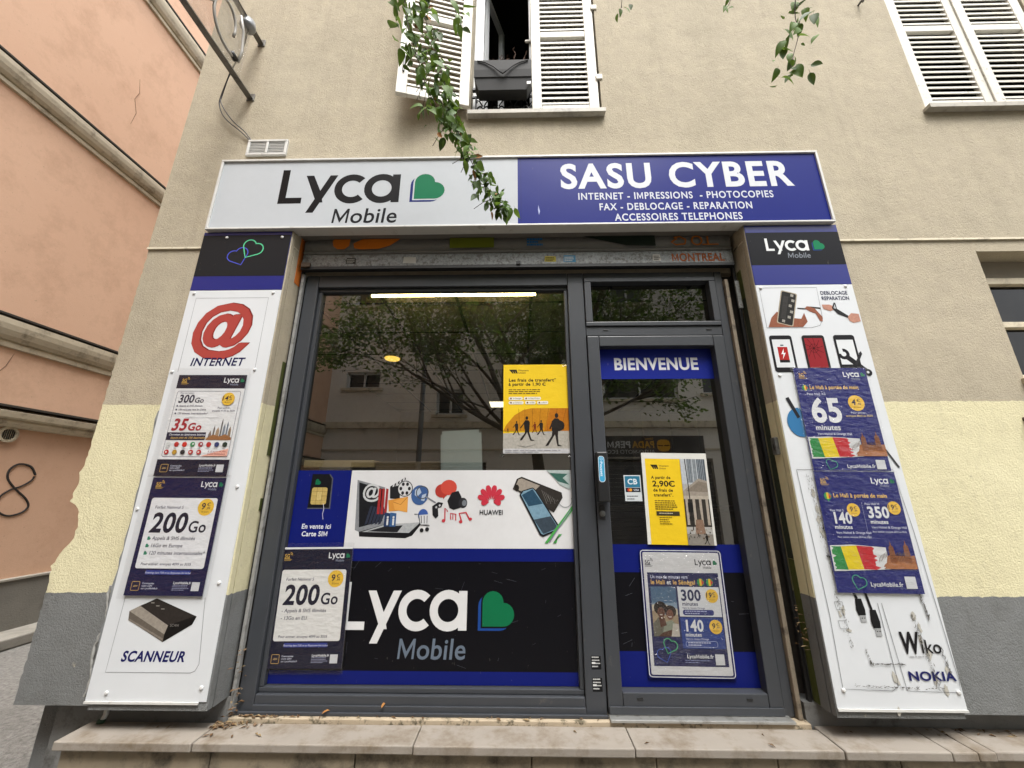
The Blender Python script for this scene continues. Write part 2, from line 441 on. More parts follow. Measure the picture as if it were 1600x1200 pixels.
M_SLAT = mat('grey_slat_paint', '#6f6f6d', .5, .1, 12, .1, 150, .001, stain='#3f3e3c', ss=10, sr=(.55, .75))
M_WHITEAL = mat('white_aluminium', '#c9c9c6', .4, .06, 10, stain='#8f8b82', ss=12, sr=(.6, .8))
M_WOODW = mat('white_shutter_paint', '#cfccc2', .6, .05, 14, .3, 60, .002, stain='#8b8478', ss=26, sr=(.6, .68))
M_ZINC = mat('zinc_sill', '#aca79c', .6, .1, 12, .15, 80, .001, stain='#77726a', ss=8, sr=(.5, .75))
M_IRON = mat('black_iron', '#141416', .5, .1, 20)
M_PLANT = mat('planter_plastic', '#0e0f10', .7, .12, 12, .15, 60, .002)
M_DEAD = mat('dead_stems', '#5a3f30', .9, .2, 30)
M_PVC = mat('white_window_frame', '#c8cacb', .35, .04, 8)
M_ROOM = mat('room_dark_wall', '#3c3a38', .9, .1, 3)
M_CEIL = mat('ceiling_tile', '#b0a389', .9, .06, 4)
M_SHOPW = mat('shop_inner_wall', '#4a443d', .9, .1, 2)
M_BOLT = mat('white_screw_cap', '#d2d3d3', .35, .04, 20)
M_OLIVE = mat('olive_paint', '#434b18', .7, .15, 20, .2, 60, .002, stain='#3b3a26', ss=18, sr=(.55, .7))
M_DGREEN = mat('dark_green_paint', '#26301f', .7, .2, 20, .2, 60, .002, stain='#151610', ss=14, sr=(.5, .7))
M_ORNG = mat('orange_paint', '#c46a1e', .7, .12, 20, .2, 60, .002, stain='#7a4719', ss=14, sr=(.58, .72))
M_BARK = mat('bark', '#4a4138', .95, .2, 18, .8, 40, .012)
M_GLASS = glass_mat('shop_glass', '#d3dad8', 2.85, .05)
M_GLASSB = glass_mat('window_glass', '#98a0a0', 2.0, .03)
M_GLASSD = glass_mat('old_window_glass', '#5a6060', 1.35, .05)

# ------------------------------------------------------------------ ground
g = MB()
g.quad((-80, -80, 0), (80, -80, 0), (80, 80, 0), (-80, 80, 0))
tag(g.build('road', M_ASPH), kind='structure')
g = MB(); g.box(-2.3, 12, -1.75, -.22, .004, .10); tag(g.build('pavement', M_PAVE, bev=.01), kind='structure')
g = MB(); g.box(-2.3, 12, -1.90, -1.753, .004, .115); tag(g.build('kerb', M_CONC, bev=.012), kind='structure')
g = MB(); g.box(-5.42, -5.08, -5, 9, .004, .11); tag(g.build('alley_kerb', M_PAVE, bev=.015), kind='structure')
g = MB(); g.box(-14, 14, -7.99, -6.6, .004, .12); tag(g.build('far_pavement', M_PAVE, bev=.01), kind='structure')

# ------------------------------------------------------------------ the shop building
XL = -2.55
B = thing('shop_building', 'beige rendered building with yellow and grey painted lower wall around the shop', 'building', (0, 0, 0))
OPEN = (-1.53, 1.50, .30, 3.30)
def chip(z):
    pts = [(.475, 0), (.98, -.005), (1.05, -.012), (1.10, -.02), (1.16, 0), (1.21, .03), (1.26, .055), (1.34, .058), (1.40, .045), (1.43, .03), (1.445, -.02), (1.50, -.018), (1.56, -.006), (1.62, -.012), (1.66, 0), (9, 0)]
    for (a, u), (b, v) in zip(pts, pts[1:]):
        if a <= z <= b: return u + (v - u) * (z - a) / (b - a)
    return 0
w = MB()
holed_wall(w, -2.30, 8.0, .475, 3.115, [OPEN, (3.01, 4.4, 2.16, 3.03)], 0, .13)
zs = [.475 + i * .02 for i in range(133)]; zs = [z for z in zs if z < 3.115] + [3.115]
rn = random.Random(3); le = []
for z in zs:
    j = rn.uniform(-.004, .004) + (rn.uniform(-.007, .007) if 1.0 < z < 1.62 else 0)
    le.append((XL + chip(z) + j, z))
for (xa, za), (xb, zb) in zip(le, le[1:]):
    w.quad((xa, 0, za), (-2.30, 0, za), (-2.30, 0, zb), (xb, 0, zb))
    w.quad((xa + .015 * (1.0 < za < 1.6), .13, za), (xa, 0, za), (xb, 0, zb), (xb + .015 * (1.0 < zb < 1.6), .13, zb))
w.quad((XL, .13, .475), (-1.53, .13, .475), (-1.53, 0, .475), (XL, 0, .475)); w.quad((1.50, .13, .475), (8, .13, .475), (8, 0, .475), (1.50, 0, .475))
w.build('lower_wall', M_WALL, B)
w = MB()
WMID = (-.36, .64, 4.27, 6.05); WRGT = (3.03, 4.12, 4.25, 6.05)
holed_wall(w, XL, 8.0, 3.128, 9.0, [WMID, WRGT, (OPEN[0], OPEN[1], 3.0, OPEN[3])], -.008, .16)
w.quad((XL, .14, 3.128), (XL, -.008, 3.128), (XL, -.008, 9), (XL, .14, 9)); w.quad((XL, .14, 3.128), (-1.53, .14, 3.128), (-1.53, -.008, 3.128), (XL, -.008, 3.128)); w.quad((1.5, .14, 3.128), (8, .14, 3.128), (8, -.008, 3.128), (1.5, -.008, 3.128))
w.build('upper_wall', M_WALL, B)
w = MB(); w.box(XL - .004, -1.532, -.012, .05, 3.114, 3.127); w.box(1.502, 8, -.012, .05, 3.114, 3.127); w.build('joint_bead', mat('bead', '#d6ceb8', .85, .08, 12, stain='#7b7365', ss=8), B)
w = MB(); w.box(-2.42, -1.49, .10, .5, -.05, .4745); w.box(1.44, 8.0, .10, .5, -.05, .4745); w.build('base_wall', M_GREYB, B)
# side wall, roof slab and inner linings that keep daylight out of the rooms
w = MB(); w.box(XL + .02, XL + .2, .135, 8, 0, 9); w.box(7.9, 8.0, .17, 8, 0, 9); w.box(XL, 8, -.1, 8, 9.0, 9.2); w.build('side_wall_and_roof', M_WALL, B)
def lining(name, x0, x1, y0, y1, z0, z1, m, front=None):
    w = MB()
    w.quad((x0, y0, z0), (x1, y0, z0), (x1, y1, z0), (x0, y1, z0)); w.quad((x0, y0, z1), (x0, y1, z1), (x1, y1, z1), (x1, y0, z1))
    w.quad((x0, y0, z0), (x0, y1, z0), (x0, y1, z1), (x0, y0, z1)); w.quad((x1, y0, z0), (x1, y0, z1), (x1, y1, z1), (x1, y1, z0))
    w.quad((x0, y1, z0), (x1, y1, z0), (x1, y1, z1), (x0, y1, z1))
    return w.build(name, m, B)
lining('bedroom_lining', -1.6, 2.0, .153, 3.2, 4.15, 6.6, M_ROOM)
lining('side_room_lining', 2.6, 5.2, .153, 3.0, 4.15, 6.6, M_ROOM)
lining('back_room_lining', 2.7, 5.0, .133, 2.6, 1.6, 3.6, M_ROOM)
# the strip of wall over the shutter box
w = MB(); w.box(-1.529, 1.499, .14, .2, 2.975, 3.6); w.build('lintel', M_WALL, B)

# lower window at the right edge: frame, transom and dark glass deep in its opening
wf = MB()
wf.box(3.012, 4.398, .126, .17, 2.90, 3.03); wf.build('window_head', mat('head_board', '#8d8576', .8, .1, 9), B, bev=.003)
for x0, x1, z0, z1 in ((3.012, 3.05, 2.165, 2.895), (3.053, 4.39, 2.53, 2.57), (3.053, 4.39, 2.845, 2.89), (3.053, 4.39, 2.165, 2.21)):
    wf = MB(); wf.box(x0, x1, .10, .15, z0, z1); wf.build('window_frame', M_CREAM, B, bev=.003)
wf = MB(); wf.quad((3.05, .14, 2.2), (4.39, .14, 2.2), (4.39, .14, 2.86), (3.05, .14, 2.86)); wf.build('window_pane', M_GLASSD, B)
wf = MB(); wf.box(2.99, 4.45, -.035, .09, 2.115, 2.158); wf.build('window_sill', mat('sill_paint', '#b8ac95', .8, .1, 9, .2), B, bev=.004)

# paint stripes and the rough joint on the reveals of the opening
for nm, x, y0, y1, z0, z1, m in (('green_stripe', -1.5285, .075, .118, 1.72, 2.32, M_OLIVE), ('orange_stripe', -1.5285, .05, .118, 2.88, 3.29, M_ORNG), ('green_patch', -1.5285, .088, .118, 1.40, 1.47, M_OLIVE)):
    s = MB(); s.box(x - .001, x + .0015, y0, y1, z0, z1); s.build(nm, m, B)
for nm, z0, z1, m in (('olive_stripe', .48, 1.15, M_OLIVE), ('dark_stripe', 1.152, 2.74, M_DGREEN), ('olive_stripe', 2.742, 2.95, M_OLIVE)):
    s = MB(); s.box(1.4965, 1.499, .062, .106, z0, z1); s.build(nm, m, B)
# plastered pilasters behind the pillar panels
for x0, x1 in ((-2.125, -1.531), (1.501, 2.095)):
    s = MB(); s.box(x0, x1, -.0405, -.0085, .476, 3.218); s.build('pilaster', M_WALL, B)
s = MB(); s.box(1.400, 1.424, .095, .14, .40, 2.9); s.build('stone_strip', mat('strip_dirty', '#857a6a', .8, .15, 12, .3, 60, .003, stain='#4b443a', ss=12, sr=(.5, .65)), B, bev=.004)

# ------------------------------------------------------------------ the stone step
ST = thing('stone_step', 'worn beige stone step with dirty riser running under the shopfront', 'step', (0, -.1, 0))
edges = [-2.19, -1.531, -.497, .521, 1.462]
for i in range(4):
    a, b = edges[i] + .002, edges[i + 1] - .002
    s = MB(); s.box(a, b, -.105 + (.004 if i % 2 else 0), .066, .343, .380 - .0015 * (i % 2)); s.build('slab', M_STONE, ST, bev=.005)
for a, b, y, z in ((1.466, 1.935, -.103, .379), (1.939, 2.052, -.1015, .378), (2.056, 2.135, -.098, .3775), (2.143, 8.0, -.085, .374)):
    s = MB(); s.box(a, b, y, .098, z - .037, z); s.build('slab', M_STONE, ST, bev=.006)
s = MB(); s.box(-1.49, 1.44, .068, .20, .34, .398); s.build('back_strip', mat('strip_stone', '#aa9c86', .8, .12, 10, .3, 90, .003, stain='#57503f', ss=22, sr=(.52, .62)), ST, bev=.004)
rx = [-2.17, -1.45, -.77, .05, .62, 1.17, 1.72, 2.10]
for a, b in zip(rx, rx[1:]):
    s = MB(); s.box(a + .002, b - .002, -.075 + random.uniform(-.003, .003), .09, .004, .339); s.build('riser_stone', M_STONE2, ST, bev=.004)
s = MB(); s.box(2.104, 8, -.05, .095, .004, .334); s.build('riser_stone', M_STONE2, ST, bev=.004)

# ------------------------------------------------------------------ neighbouring orange building across the alley
OB = thing('orange_building', 'tall orange rendered building with cream mouldings across the narrow alley', 'building', (-5.45, 2, 0))
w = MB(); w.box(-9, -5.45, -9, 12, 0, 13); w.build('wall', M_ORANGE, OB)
def moulding(z0, prof):
    """profile of (projection, height) run along the alley wall"""
    n = len(prof); vs = [(-5.451 + p, y, z0 + h) for y in (-9, 12) for p, h in prof]
    fs = [(i, i + 1, n + i + 1, n + i) for i in range(n - 1)]
    MB().add(vs, fs).build('moulding', M_CREAM, OB)
    top = max(p for p, h in prof); w = MB(); w.box(-5.45, -5.447 + top, -9, 12, z0 + prof[-1][1] + .001, z0 + prof[-1][1] + .022); w.build('flashing', mat('dark_zinc', '#3c3833', .7), OB)
BIG = [(0, 0), (.03, .005), (.032, .045), (.016, .05), (.016, .062), (.04, .067), (.066, .10), (.084, .15), (.092, .20), (.092, .25), (0, .27)]
moulding(5.68, BIG); moulding(8.42, [(p * 1.2, h * 1.1) for p, h in BIG]); moulding(2.99, [(p * .95, h * 1.15) for p, h in BIG])
moulding(2.17, [(0, 0), (.05, .01), (.075, .05), (.06, .08), (.10, .10), (.11, .16), (.04, .19), (0, .20)])
w = MB(); w.box(-5.46, -5.40, -9, 12, 0, .60); w.build('plinth', M_CONC, OB, bev=.006)
w = MB(); w.box(-5.462, -5.385, -9, 12, .602, .628); w.build('plinth_cap', mat('cap', '#9a958b', .85, .1, 6), OB, bev=.005)
# crack lines in the render
for nm, pts in (('crack', [(1.78, 7.25), (1.83, 7.05), (1.80, 6.9), (1.87, 6.72), (1.85, 6.5)]), ('crack', [(1.55, 2.95), (1.52, 2.8), (1.47, 2.7), (1.45, 2.55)])):
    MB().tube([(-5.449, y, z) for y, z in pts], [.001, .0035, .003, .0035, .001][:len(pts)], 5).build(nm, mat('crack_dark', '#7a5f4b', .9), OB)
g8 = [(2.085, 1.696), (2.019, 1.784), (1.911, 1.804), (1.847, 1.739), (1.857, 1.647), (1.951, 1.542), (2.061, 1.448), (2.113, 1.366), (2.08, 1.3), (1.98, 1.265), (1.893, 1.296), (1.83, 1.374), (1.846, 1.464), (1.906, 1.529), (2.003, 1.577), (2.071, 1.64), (2.079, 1.69)]
gpts = []
for i in range(len(g8) - 1):
    p0, p1, p2, p3 = [Vector(g8[max(0, min(len(g8) - 1, q))]) for q in (i - 1, i, i + 1, i + 2)]
    for k in range(4):
        u = k / 4; q = .5 * ((2 * p1) + (-p0 + p2) * u + (2 * p0 - 5 * p1 + 4 * p2 - p3) * u * u + (-p0 + 3 * p1 - 3 * p2 + p3) * u ** 3); gpts.append((-5.4485 - .0002 * i, q.x, q.y))
GR = MB(); GR.tube(gpts, .011, 5); tag(GR.build('graffiti_mark', mat('spray_black', '#2a2624', .7)), 'black sprayed figure eight on the orange alley wall', 'graffiti')
VT = thing('round_vent', 'small round cream vent in the orange wall below the lowest moulding', 'vent', (-5.44, 1.70, 2.09))
v = MB(); v.lathe([(.075, 0), (.085, .01), (.085, .03), (.062, .032), (.06, .012)], (0, 0, 0), 24)
rotm = Matrix.Translation((-5.45, 1.72, 2.10)) @ Matrix.Rotation(R(90), 4, 'Y')
v.v = [tuple(rotm @ Vector(p)) for p in v.v]; v.build('rim', M_CREAM, VT, smooth=False)
v = MB()
for i in range(7): v.box(-5.447, -5.43, 1.665 + i * .017, 1.671 + i * .017, 2.05, 2.15)
v.build('grille', M_DARK, VT)
# ------------------------------------------------------------------ roller shutter, rolled up under the sign
RS = thing('roller_shutter', 'rolled-up grey metal roller shutter with paint patches above the shop window', 'shutter', (0, .08, 3.0))
s = MB(); s.box(-1.527, 1.497, .02, .139, 3.232, 3.29); s.build('box_soffit', mat('soffit_grey', '#6f6b66', .6, .1, 6), RS)
def slat(z0, z1, m, y=.075):
    s = MB(); n = 6; pr = []
    for i in range(n + 1):
        t = i / n; pr.append((y - .010 * math.sin(math.pi * t), z0 + (z1 - z0) * t))
    vs = [(x, a, b) for x in (-1.508, 1.468) for a, b in pr]; k = len(pr)
    s.add(vs, [(i, k + i, k + i + 1, i + 1) for i in range(k - 1)])
    return s.build('slat', m, RS)
slat(3.14, 3.228, M_SLAT); slat(3.112, 3.138, M_SLAT, .073)
s = MB(); s.box(-1.508, 1.468, .066, .088, 3.012, 3.106); s.build('bottom_slat', M_GALV, RS, bev=.003)
s = MB(); s.box(-1.508, 1.468, .058, .098, 2.985, 3.008); s.build('bottom_bar', M_DARK, RS, bev=.003)
s = MB(); s.box(-.015, .015, .05, .065, 3.005, 3.03); s.build('pull_tab', M_DARK, RS, bev=.002)
for x0, x1 in ((-1.527, -1.512), (1.472, 1.49)):
    s = MB(); s.box(x0, x1, .106, .13, .40, 3.22); s.build('guide_rail', mat('rail_black', '#1c1c1d', .5, .1), RS, bev=.002)
s = MB(); s.box(-1.509, -1.492, .09, .117, .405, 2.97); s.build('guide_lip', mat('lip_grey', '#8d8d8b', .5, .12, 30, stain='#5a5852', ss=14), RS, bev=.002)
s = MB(); s.box(1.44, 1.466, .05, .064, 2.66, 2.86); s.build('lock_plate', M_GALV, RS, bev=.002)
s = MB(); s.box(-1.50, -1.44, .045, .066, 3.0, 3.035); s.build('latch', mat('rusty', '#4a3a2c', .8, .3, 30), RS, bev=.003)
# paint patches on the slats
pp = thing('slat_paint', 'orange, olive and dark green paint patches and tags on the shutter slats', 'graffiti', (0, .0595, 3.0))
pr = Print(pp, 'paper')
pr.part('orange_blob').poly([(-1.31, .21), (-1.30, .17), (-1.27, .145), (-1.22, .145), (-1.19, .17), (-1.185, .225), (-1.30, .225)], '#c8711f')
pr.poly([(-1.15, .15), (-1.10, .142), (-.98, .144), (-.90, .17), (-.83, .225), (-1.10, .225), (-1.16, .19)], '#c8711f')
pr.part('olive_patch').rect(-.48, .145, -.17, .226, '#66701d')
pr.part('green_sweep').poly([(.45, .226), (.95, .226), (.95, .145), (.75, .15)], '#1f2a22')
pr.part('blue_tag')
for i in range(3): pr.greek(.06, .20 - i * .022, .14, 1, .03, '#2f6fa8', 20 + i, .5)
pr.part('orange_tag')
pr.line([(1.10, .20), (1.06, .17), (1.09, .15), (1.15, .155), (1.16, .19), (1.12, .215), (1.08, .205)], .012, '#a8621f')
pr.arc(1.235, .182, .034, .012, 0, 360, '#a8621f', 14); pr.line([(1.31, .215), (1.31, .15)], .012, '#a8621f'); pr.line([(1.27, .15), (1.38, .15)], .01, '#a8621f')
pr.flush()
p2 = thing('shutter_tag', 'orange MONTREAL tag on the galvanised bottom slat', 'graffiti', (0, .0655, 3.0))
pr = Print(p2, 'paper'); pr.part('lettering').text('MONTREAL', 1.05, .025, .058, '#8f4a1c', 3, 0, width=.36); pr.flush()
for nm, lab, x, z, w_, h_, c, c2 in (
        ('sticker', 'torn pale paper sticker on the left of the galvanised slat', -.80, 3.03, .09, .05, '#a9a79f', None),
        ('sticker', 'yellow sticker on the galvanised slat right of the middle', .18, 3.03, .08, .045, '#b3a64a', '#4f4c2c'),
        ('sticker', 'white and blue sticker next to the yellow one on the slat', .31, 3.025, .085, .055, '#4b86ab', '#d4d6d4'),
        ('sticker', 'white scrawled sticker left of the orange tag on the slat', .92, 3.028, .055, .052, '#b9b7b0', '#4c4a46'),
        ('sticker', 'black scribbled sticker at the left end of the galvanised slat', -1.20, 3.028, .07, .05, '#35332f', '#8d8b84')):
    t = thing(nm, lab, 'sticker', (x, .0655, z)); pr = Print(t, 'paper'); pr.part('sheet').poly([(0, .002), (w_, 0), (w_ * .98, h_ * .96), (.004, h_)], c)
    if c2: pr.part('print').greek(.008, h_ * .65, w_ * .8, 3, h_ * .25, c2, 5, .55)
    pr.flush()

# ------------------------------------------------------------------ shop window frame
FW = thing('shop_window', 'large dark grey aluminium shop window with vinyl covering its lower half', 'window', (-.5, .15, .40))
def member(nm, x0, x1, y0, y1, z0, z1, parent, m=M_ANTH, bev=.004):
    s = MB(); s.box(x0, x1, y0, y1, z0, z1); return s.build(nm, m, parent, bev=bev)
member('jamb', -1.488, -1.40, .118, .19, .402, 2.972, FW)
member('jamb', .338, .446, .118, .19, .402, 2.972, FW)
member('head_rail', -1.398, .336, .118, .19, 2.88, 2.972, FW)
member('bottom_rail', -1.398, .336, .118, .19, .402, .478, FW)
member('bottom_rail_step', -1.398, .336, .105, .117, .402, .437, FW, bev=.002)
for a in ((-1.398, -1.374, .505, 2.852), (.314, .336, .505, 2.852), (-1.398, .336, 2.854, 2.878), (-1.398, .336, .480, .503)):
    member('glazing_bead', a[0], a[1], .14, .178, a[2], a[3], FW, bev=.003)
s = MB(); s.quad((-1.38, .168, .495), (.32, .168, .495), (.32, .168, 2.86), (-1.38, .168, 2.86)); s.build('glass_pane', M_GLASS, FW)
member('frame_sill', -1.488, .446, .09, .104, .399, .413, FW, bev=.002)
# door frame with fanlight
FL = thing('door_fanlight', 'small dark fanlight window in the grey frame above the shop door', 'window', (.9, .15, 2.5))
member('jamb', 1.346, 1.398, .118, .19, .402, 2.972, FL)
member('head_rail', .448, 1.344, .118, .19, 2.93, 2.972, FL)
member('transom_rail', .448, 1.344, .118, .19, 2.500, 2.566, FL)
for a in ((.450, .496, 2.60, 2.895), (1.30, 1.342, 2.60, 2.895), (.450, 1.342, 2.897, 2.928), (.450, 1.342, 2.568, 2.598)):
    member('sash_frame', a[0], a[1], .108, .18, a[2], a[3], FL)
s = MB(); s.quad((.49, .166, 2.59), (1.31, .166, 2.59), (1.31, .166, 2.90), (.49, .166, 2.90)); s.build('glass_pane', M_GLASSB, FL)
for x in (.56, 1.24): member('drain_cap', x, x + .035, .114, .1175, 2.537, 2.545, FL, M_DARK, .001)

# ------------------------------------------------------------------ the door
DR = thing('shop_door', 'dark grey aluminium glazed shop door with black pull handle', 'door', (.9, .14, .41))
member('stile', .451, .527, .108, .178, .413, 2.494, DR); member('stile', 1.272, 1.342, .108, .178, .413, 2.494, DR)
member('top_rail', .529, 1.270, .108, .178, 2.424, 2.494, DR); member('bottom_rail', .529, 1.270, .108, .178, .413, .506, DR)
member('kick_strip', .455, 1.338, .098, .107, .414, .448, DR, bev=.002)
s = MB(); s.quad((.52, .168, .50), (1.28, .168, .50), (1.28, .168, 2.43), (.52, .168, 2.43)); s.build('glass_pane', M_GLASS, DR)
h = MB(); h.box(.452, .520, .045, .100, 1.45, 1.735); hd = h.build('pull_handle', M_DARK, DR, bev=.008)
for z in (1.49, 1.69):
    c = MB(); c.box(.47, .50, .098, .109, z - .02, z + .02); c.build('standoff', M_DARK, DR)
c = MB(); c.lathe([(.017, 0), (.017, .006), (.011, .008), (.011, .012)], (.480, .108, 1.385), 16, 'y'); c.build('lock_cylinder', M_GALV, DR)
c = MB(); c.box(.4635, .4965, .103, .1085, 1.355, 1.43); c.build('lock_plate', M_DARK, DR, bev=.003)
for x in (.60, 1.16): member('drain_cap', x, x + .03, .104, .1075, .478, .486, DR, M_DARK, .001)
t = thing('push_sticker', 'blue oval sticker reading Poussez on the black door handle', 'sticker', (.461, .0445, 1.56))
pr = Print(t, 'vinyl'); pr.part('sheet').rrect(0, 0, .036, .15, .017, '#dfe6ea'); pr.rrect(.0025, .0025, .0335, .1475, .0155, '#3a9ac6')
pr.part('lettering').text('Poussez', .010, .118, .014, '#eef3f5', 1, 0, 'l', rot=-math.pi / 2, width=.085); pr.arc(.018, .132, .007, .002, 0, 360, '#eef3f5', 10); pr.flush()
THR = MB(); THR.box(.449, 1.36, .055, .115, .399, .412); tag(THR.build('door_threshold', mat('aluminium', '#b5b6b4', .35, .1, 30, metal=.7, stain='#77736b', ss=12), bev=.003), 'bright aluminium threshold strip under the shop door', 'threshold')
for z, n in ((.605, 'upper'), (.505, 'lower')):
    t = thing('frame_sticker', 'small black printed label on the door post, %s of the two' % n, 'sticker', (.375 if n == 'upper' else .376, .1175, z))
    pr = Print(t, 'vinyl'); pr.part('sheet').rect(0, 0, .052, .062, '#17181a'); pr.part('print').greek(.004, .053, .044, 4, .014, '#c3c4c4', 3 + len(n), .4); pr.rect(.003, .025, .022, .034, '#d5d6d6'); pr.flush()

# ------------------------------------------------------------------ inside the shop
CI = MB(); CI.quad((-2.3, .2, 3.02), (-2.3, 5, 3.02), (2.3, 5, 3.02), (2.3, .2, 3.02)); tag(CI.build('shop_ceiling', M_CEIL), kind='structure')
CG = MB()
for i in range(-3, 4): CG.box(i * .6 - .012 + .1, i * .6 + .012 + .1, .2, 5, 3.008, 3.019)
for j in range(1, 9): CG.box(-2.3, 2.3, j * .6 - .012, j * .6 + .012, 3.0065, 3.0075)
tag(CG.build('ceiling_grid', mat('grid_dark', '#3f3a33', .7)), kind='structure')
RM = MB(); RM.quad((-2.3, .19, .4), (-2.3, 5, .4), (-2.3, 5, 3.02), (-2.3, .19, 3.02)); RM.quad((2.3, .19, .4), (2.3, .19, 3.02), (2.3, 5, 3.02), (2.3, 5, .4)); RM.quad((-2.3, 5, .4), (2.3, 5, .4), (2.3, 5, 3.02), (-2.3, 5, 3.02))
RM.quad((-2.3, .195, .4), (-1.49, .195, .4), (-1.49, .195, 3.02), (-2.3, .195, 3.02)); RM.quad((1.4, .195, .4), (2.3, .195, .4), (2.3, .195, 3.02), (1.4, .195, 3.02))
tag(RM.build('shop_inner_wall', M_SHOPW), kind='structure')
FLR = MB(); FLR.quad((-2.3, .19, .401), (2.3, .19, .401), (2.3, 5, .401), (-2.3, 5, .401)); tag(FLR.build('shop_floor', mat('shop_floor_tile', '#2f2c29', .4)), kind='structure')
TL = thing('tube_light', 'lit fluorescent tube light on the shop ceiling behind the window', 'lamp', (-.5, .48, 3.0))
s = MB(); s.box(-1.16, .16, .37, .43, 2.985, 3.012); s.build('housing', M_WHITEAL, TL, bev=.004)
s = MB(); s.tube([(-1.13, .40, 2.967), (.13, .40, 2.967)], .011, 10); s.build('tube', emit('tube_glow', '#ffdf98', 9), TL, smooth=True)
for x in (-1.145, .145):
    s = MB(); s.box(x - .012, x + .012, .385, .415, 2.95, 2.984); s.build('end_cap', M_WHITEAL, TL, bev=.003)
DL = thing('ceiling_downlight', 'round warm ceiling lamp glowing inside the shop', 'lamp', (-1.446, 1.865, 3.0))
s = MB(); s.lathe([(.105, 0), (.105, -.02), (.088, -.025)], (-1.446, 1.865, 3.006), 24); s.build('rim', M_WHITEAL, DL)
s = MB(); s.lathe([(.085, 0), (.08, -.012), (.05, -.016)], (-1.446, 1.865, 2.980), 24); s.build('diffuser', emit('warm_glow', '#f2c054', .9), DL, smooth=False)
PL = thing('square_ceiling_light', 'small square lit ceiling panel deep inside the shop beside the yellow poster', 'lamp', (-.3, 4.3, 3.0))
s = MB(); s.box(-.52, -.08, 4.05, 4.5, 2.985, 3.006); s.build('frame', M_WHITEAL, PL)
s = MB(); s.box(-.50, -.10, 4.07, 4.48, 2.978, 2.984); s.build('diffuser', emit('panel_glow', '#fff0cc', 1.2), PL)
SHF = thing('wooden_shelf', 'pale wooden shelf edge inside the window behind the white vinyl', 'shelf', (-.9, .3, 1.6))
s = MB(); s.box(-1.37, -.92, .21, .42, 1.655, 1.70); s.build('board', mat('pale_wood', '#a98c62', .6, .15, 14), SHF, bev=.003)
s = MB(); s.box(-.915, -.30, .23, .44, 1.62, 1.693); s.build('board', mat('chipboard', '#6e563c', .8, .25, 40), SHF, bev=.003)
for x in (-1.36, -.62, -.31):
    s = MB(); s.box(x, x + .02, .24, .42, .402, 1.619); s.build('support', mat('pale_wood', '#a98c62'), SHF)
PPR = thing('paper_sheet', 'plain translucent paper sheet taped inside the window above the white vinyl', 'paper', (-.48, .19, 1.62), (0, R(-3), 0))
s = MB(); s.box(0, .235, 0, .001, 0, .26); s.build('sheet', mat('grey_paper', '#a7aaa6', .7, .05, 8), PPR, local=True)
s = MB(); s.box(-.01, .25, .004, .005, -.02, .24); s.build('sheet', mat('grey_paper', '#a7aaa6'), PPR, local=True)
CT = thing('shop_counter', 'dark counter with screens seen dimly through the door glass', 'counter', (.9, 1.5, .4))
s = MB(); s.box(.55, 1.9, 1.3, 1.9, .402, 1.35); s.build('body', mat('counter_brown', '#3a2a20', .5), CT, bev=.01)
s = MB(); s.box(.52, 1.93, 1.27, 1.93, 1.352, 1.39); s.build('worktop', mat('worktop', '#5a5450', .4), CT, bev=.006)
for x in (.62, 1.2):
    s = MB(); s.box(x, x + .42, 1.5, 1.53, 1.45, 1.72); mo = s.build('screen', M_DARK, CT, bev=.006)
    s = MB(); s.box(x + .18, x + .24, 1.53, 1.56, 1.391, 1.55); s.build('stand', M_DARK, CT)
CB_ = thing('wall_cabinet', 'tall brown cabinet seen dimly inside the shop doorway', 'cabinet', (1.9, 2.6, .4))
s = MB(); s.box(1.55, 2.25, 2.6, 3.1, .402, 2.5); s.build('carcass', mat('cab_brown', '#4a2f22', .5, .15, 8), CB_, bev=.008)
s = MB(); s.box(1.56, 1.89, 2.575, 2.598, .45, 2.46); s.build('leaf', mat('cab_brown2', '#553728', .5, .15, 8), CB_, bev=.006); s = MB(); s.box(1.905, 2.235, 2.575, 2.598, .45, 2.46); s.build('leaf', mat('cab_brown2', '#553728'), CB_, bev=.006)

# ------------------------------------------------------------------ fascia sign over the shop
SG = thing('fascia_sign', 'long shop sign, pale Lyca Mobile half and blue SASU CYBER half', 'sign', (-2.13, -.062, 3.222))
SGW, SGH = 4.225, .588
s = MB(); s.box(.012, SGW - .012, .004, .075, .014, SGH - .012); s.build('box', mat('sign_box', '#8a8b8a', .6), SG, local=True)
for a in ((0, SGW, 0, .014), (0, SGW, SGH - .016, SGH), (0, .016, .0145, SGH - .0165), (SGW - .016, SGW, .0145, SGH - .0165)):
    s = MB(); s.box(a[0], a[1], -.008, .078, a[2], a[3]); s.build('frame', M_WHITEAL, SG, bev=.003, local=True)
pr = Print(SG, 'panel', y0=.0035)
pr.part('pale_panel').rect(.016, .014, 2.128, SGH - .016, '#b4b9be')
pr.part('blue_panel').rect(2.128, .014, SGW - .016, SGH - .016, '#131f70')
pr.rect(2.150, .014, 2.1515, SGH - .016, '#121444'); pr.rect(2.27, .014, 2.2712, SGH - .016, '#262a70')
pr.poly([(2.268, .17), (2.278, .12), (2.272, .09), (2.266, .13)], '#a9b2d6')
pr.part('logo').logo(.458, .209, .288, '#161618', '#1c1d20', '#136a48', '#1f2868', '#b4b9be')
pr.part('lettering').text('SASU', 2.425, .308, .196, '#cdd1d6', 3, 0, width=.655, tr=.03); pr.part('lettering').text('CYBER', 3.175, .308, .196, '#cdd1d6', 3, 0, width=.85, tr=.03)
pr.part('lettering').text('INTERNET - IMPRESSIONS  - PHOTOCOPIES', 2.54, .209, .053, '#c6cad4', 2, 0, width=1.33, tr=.05)
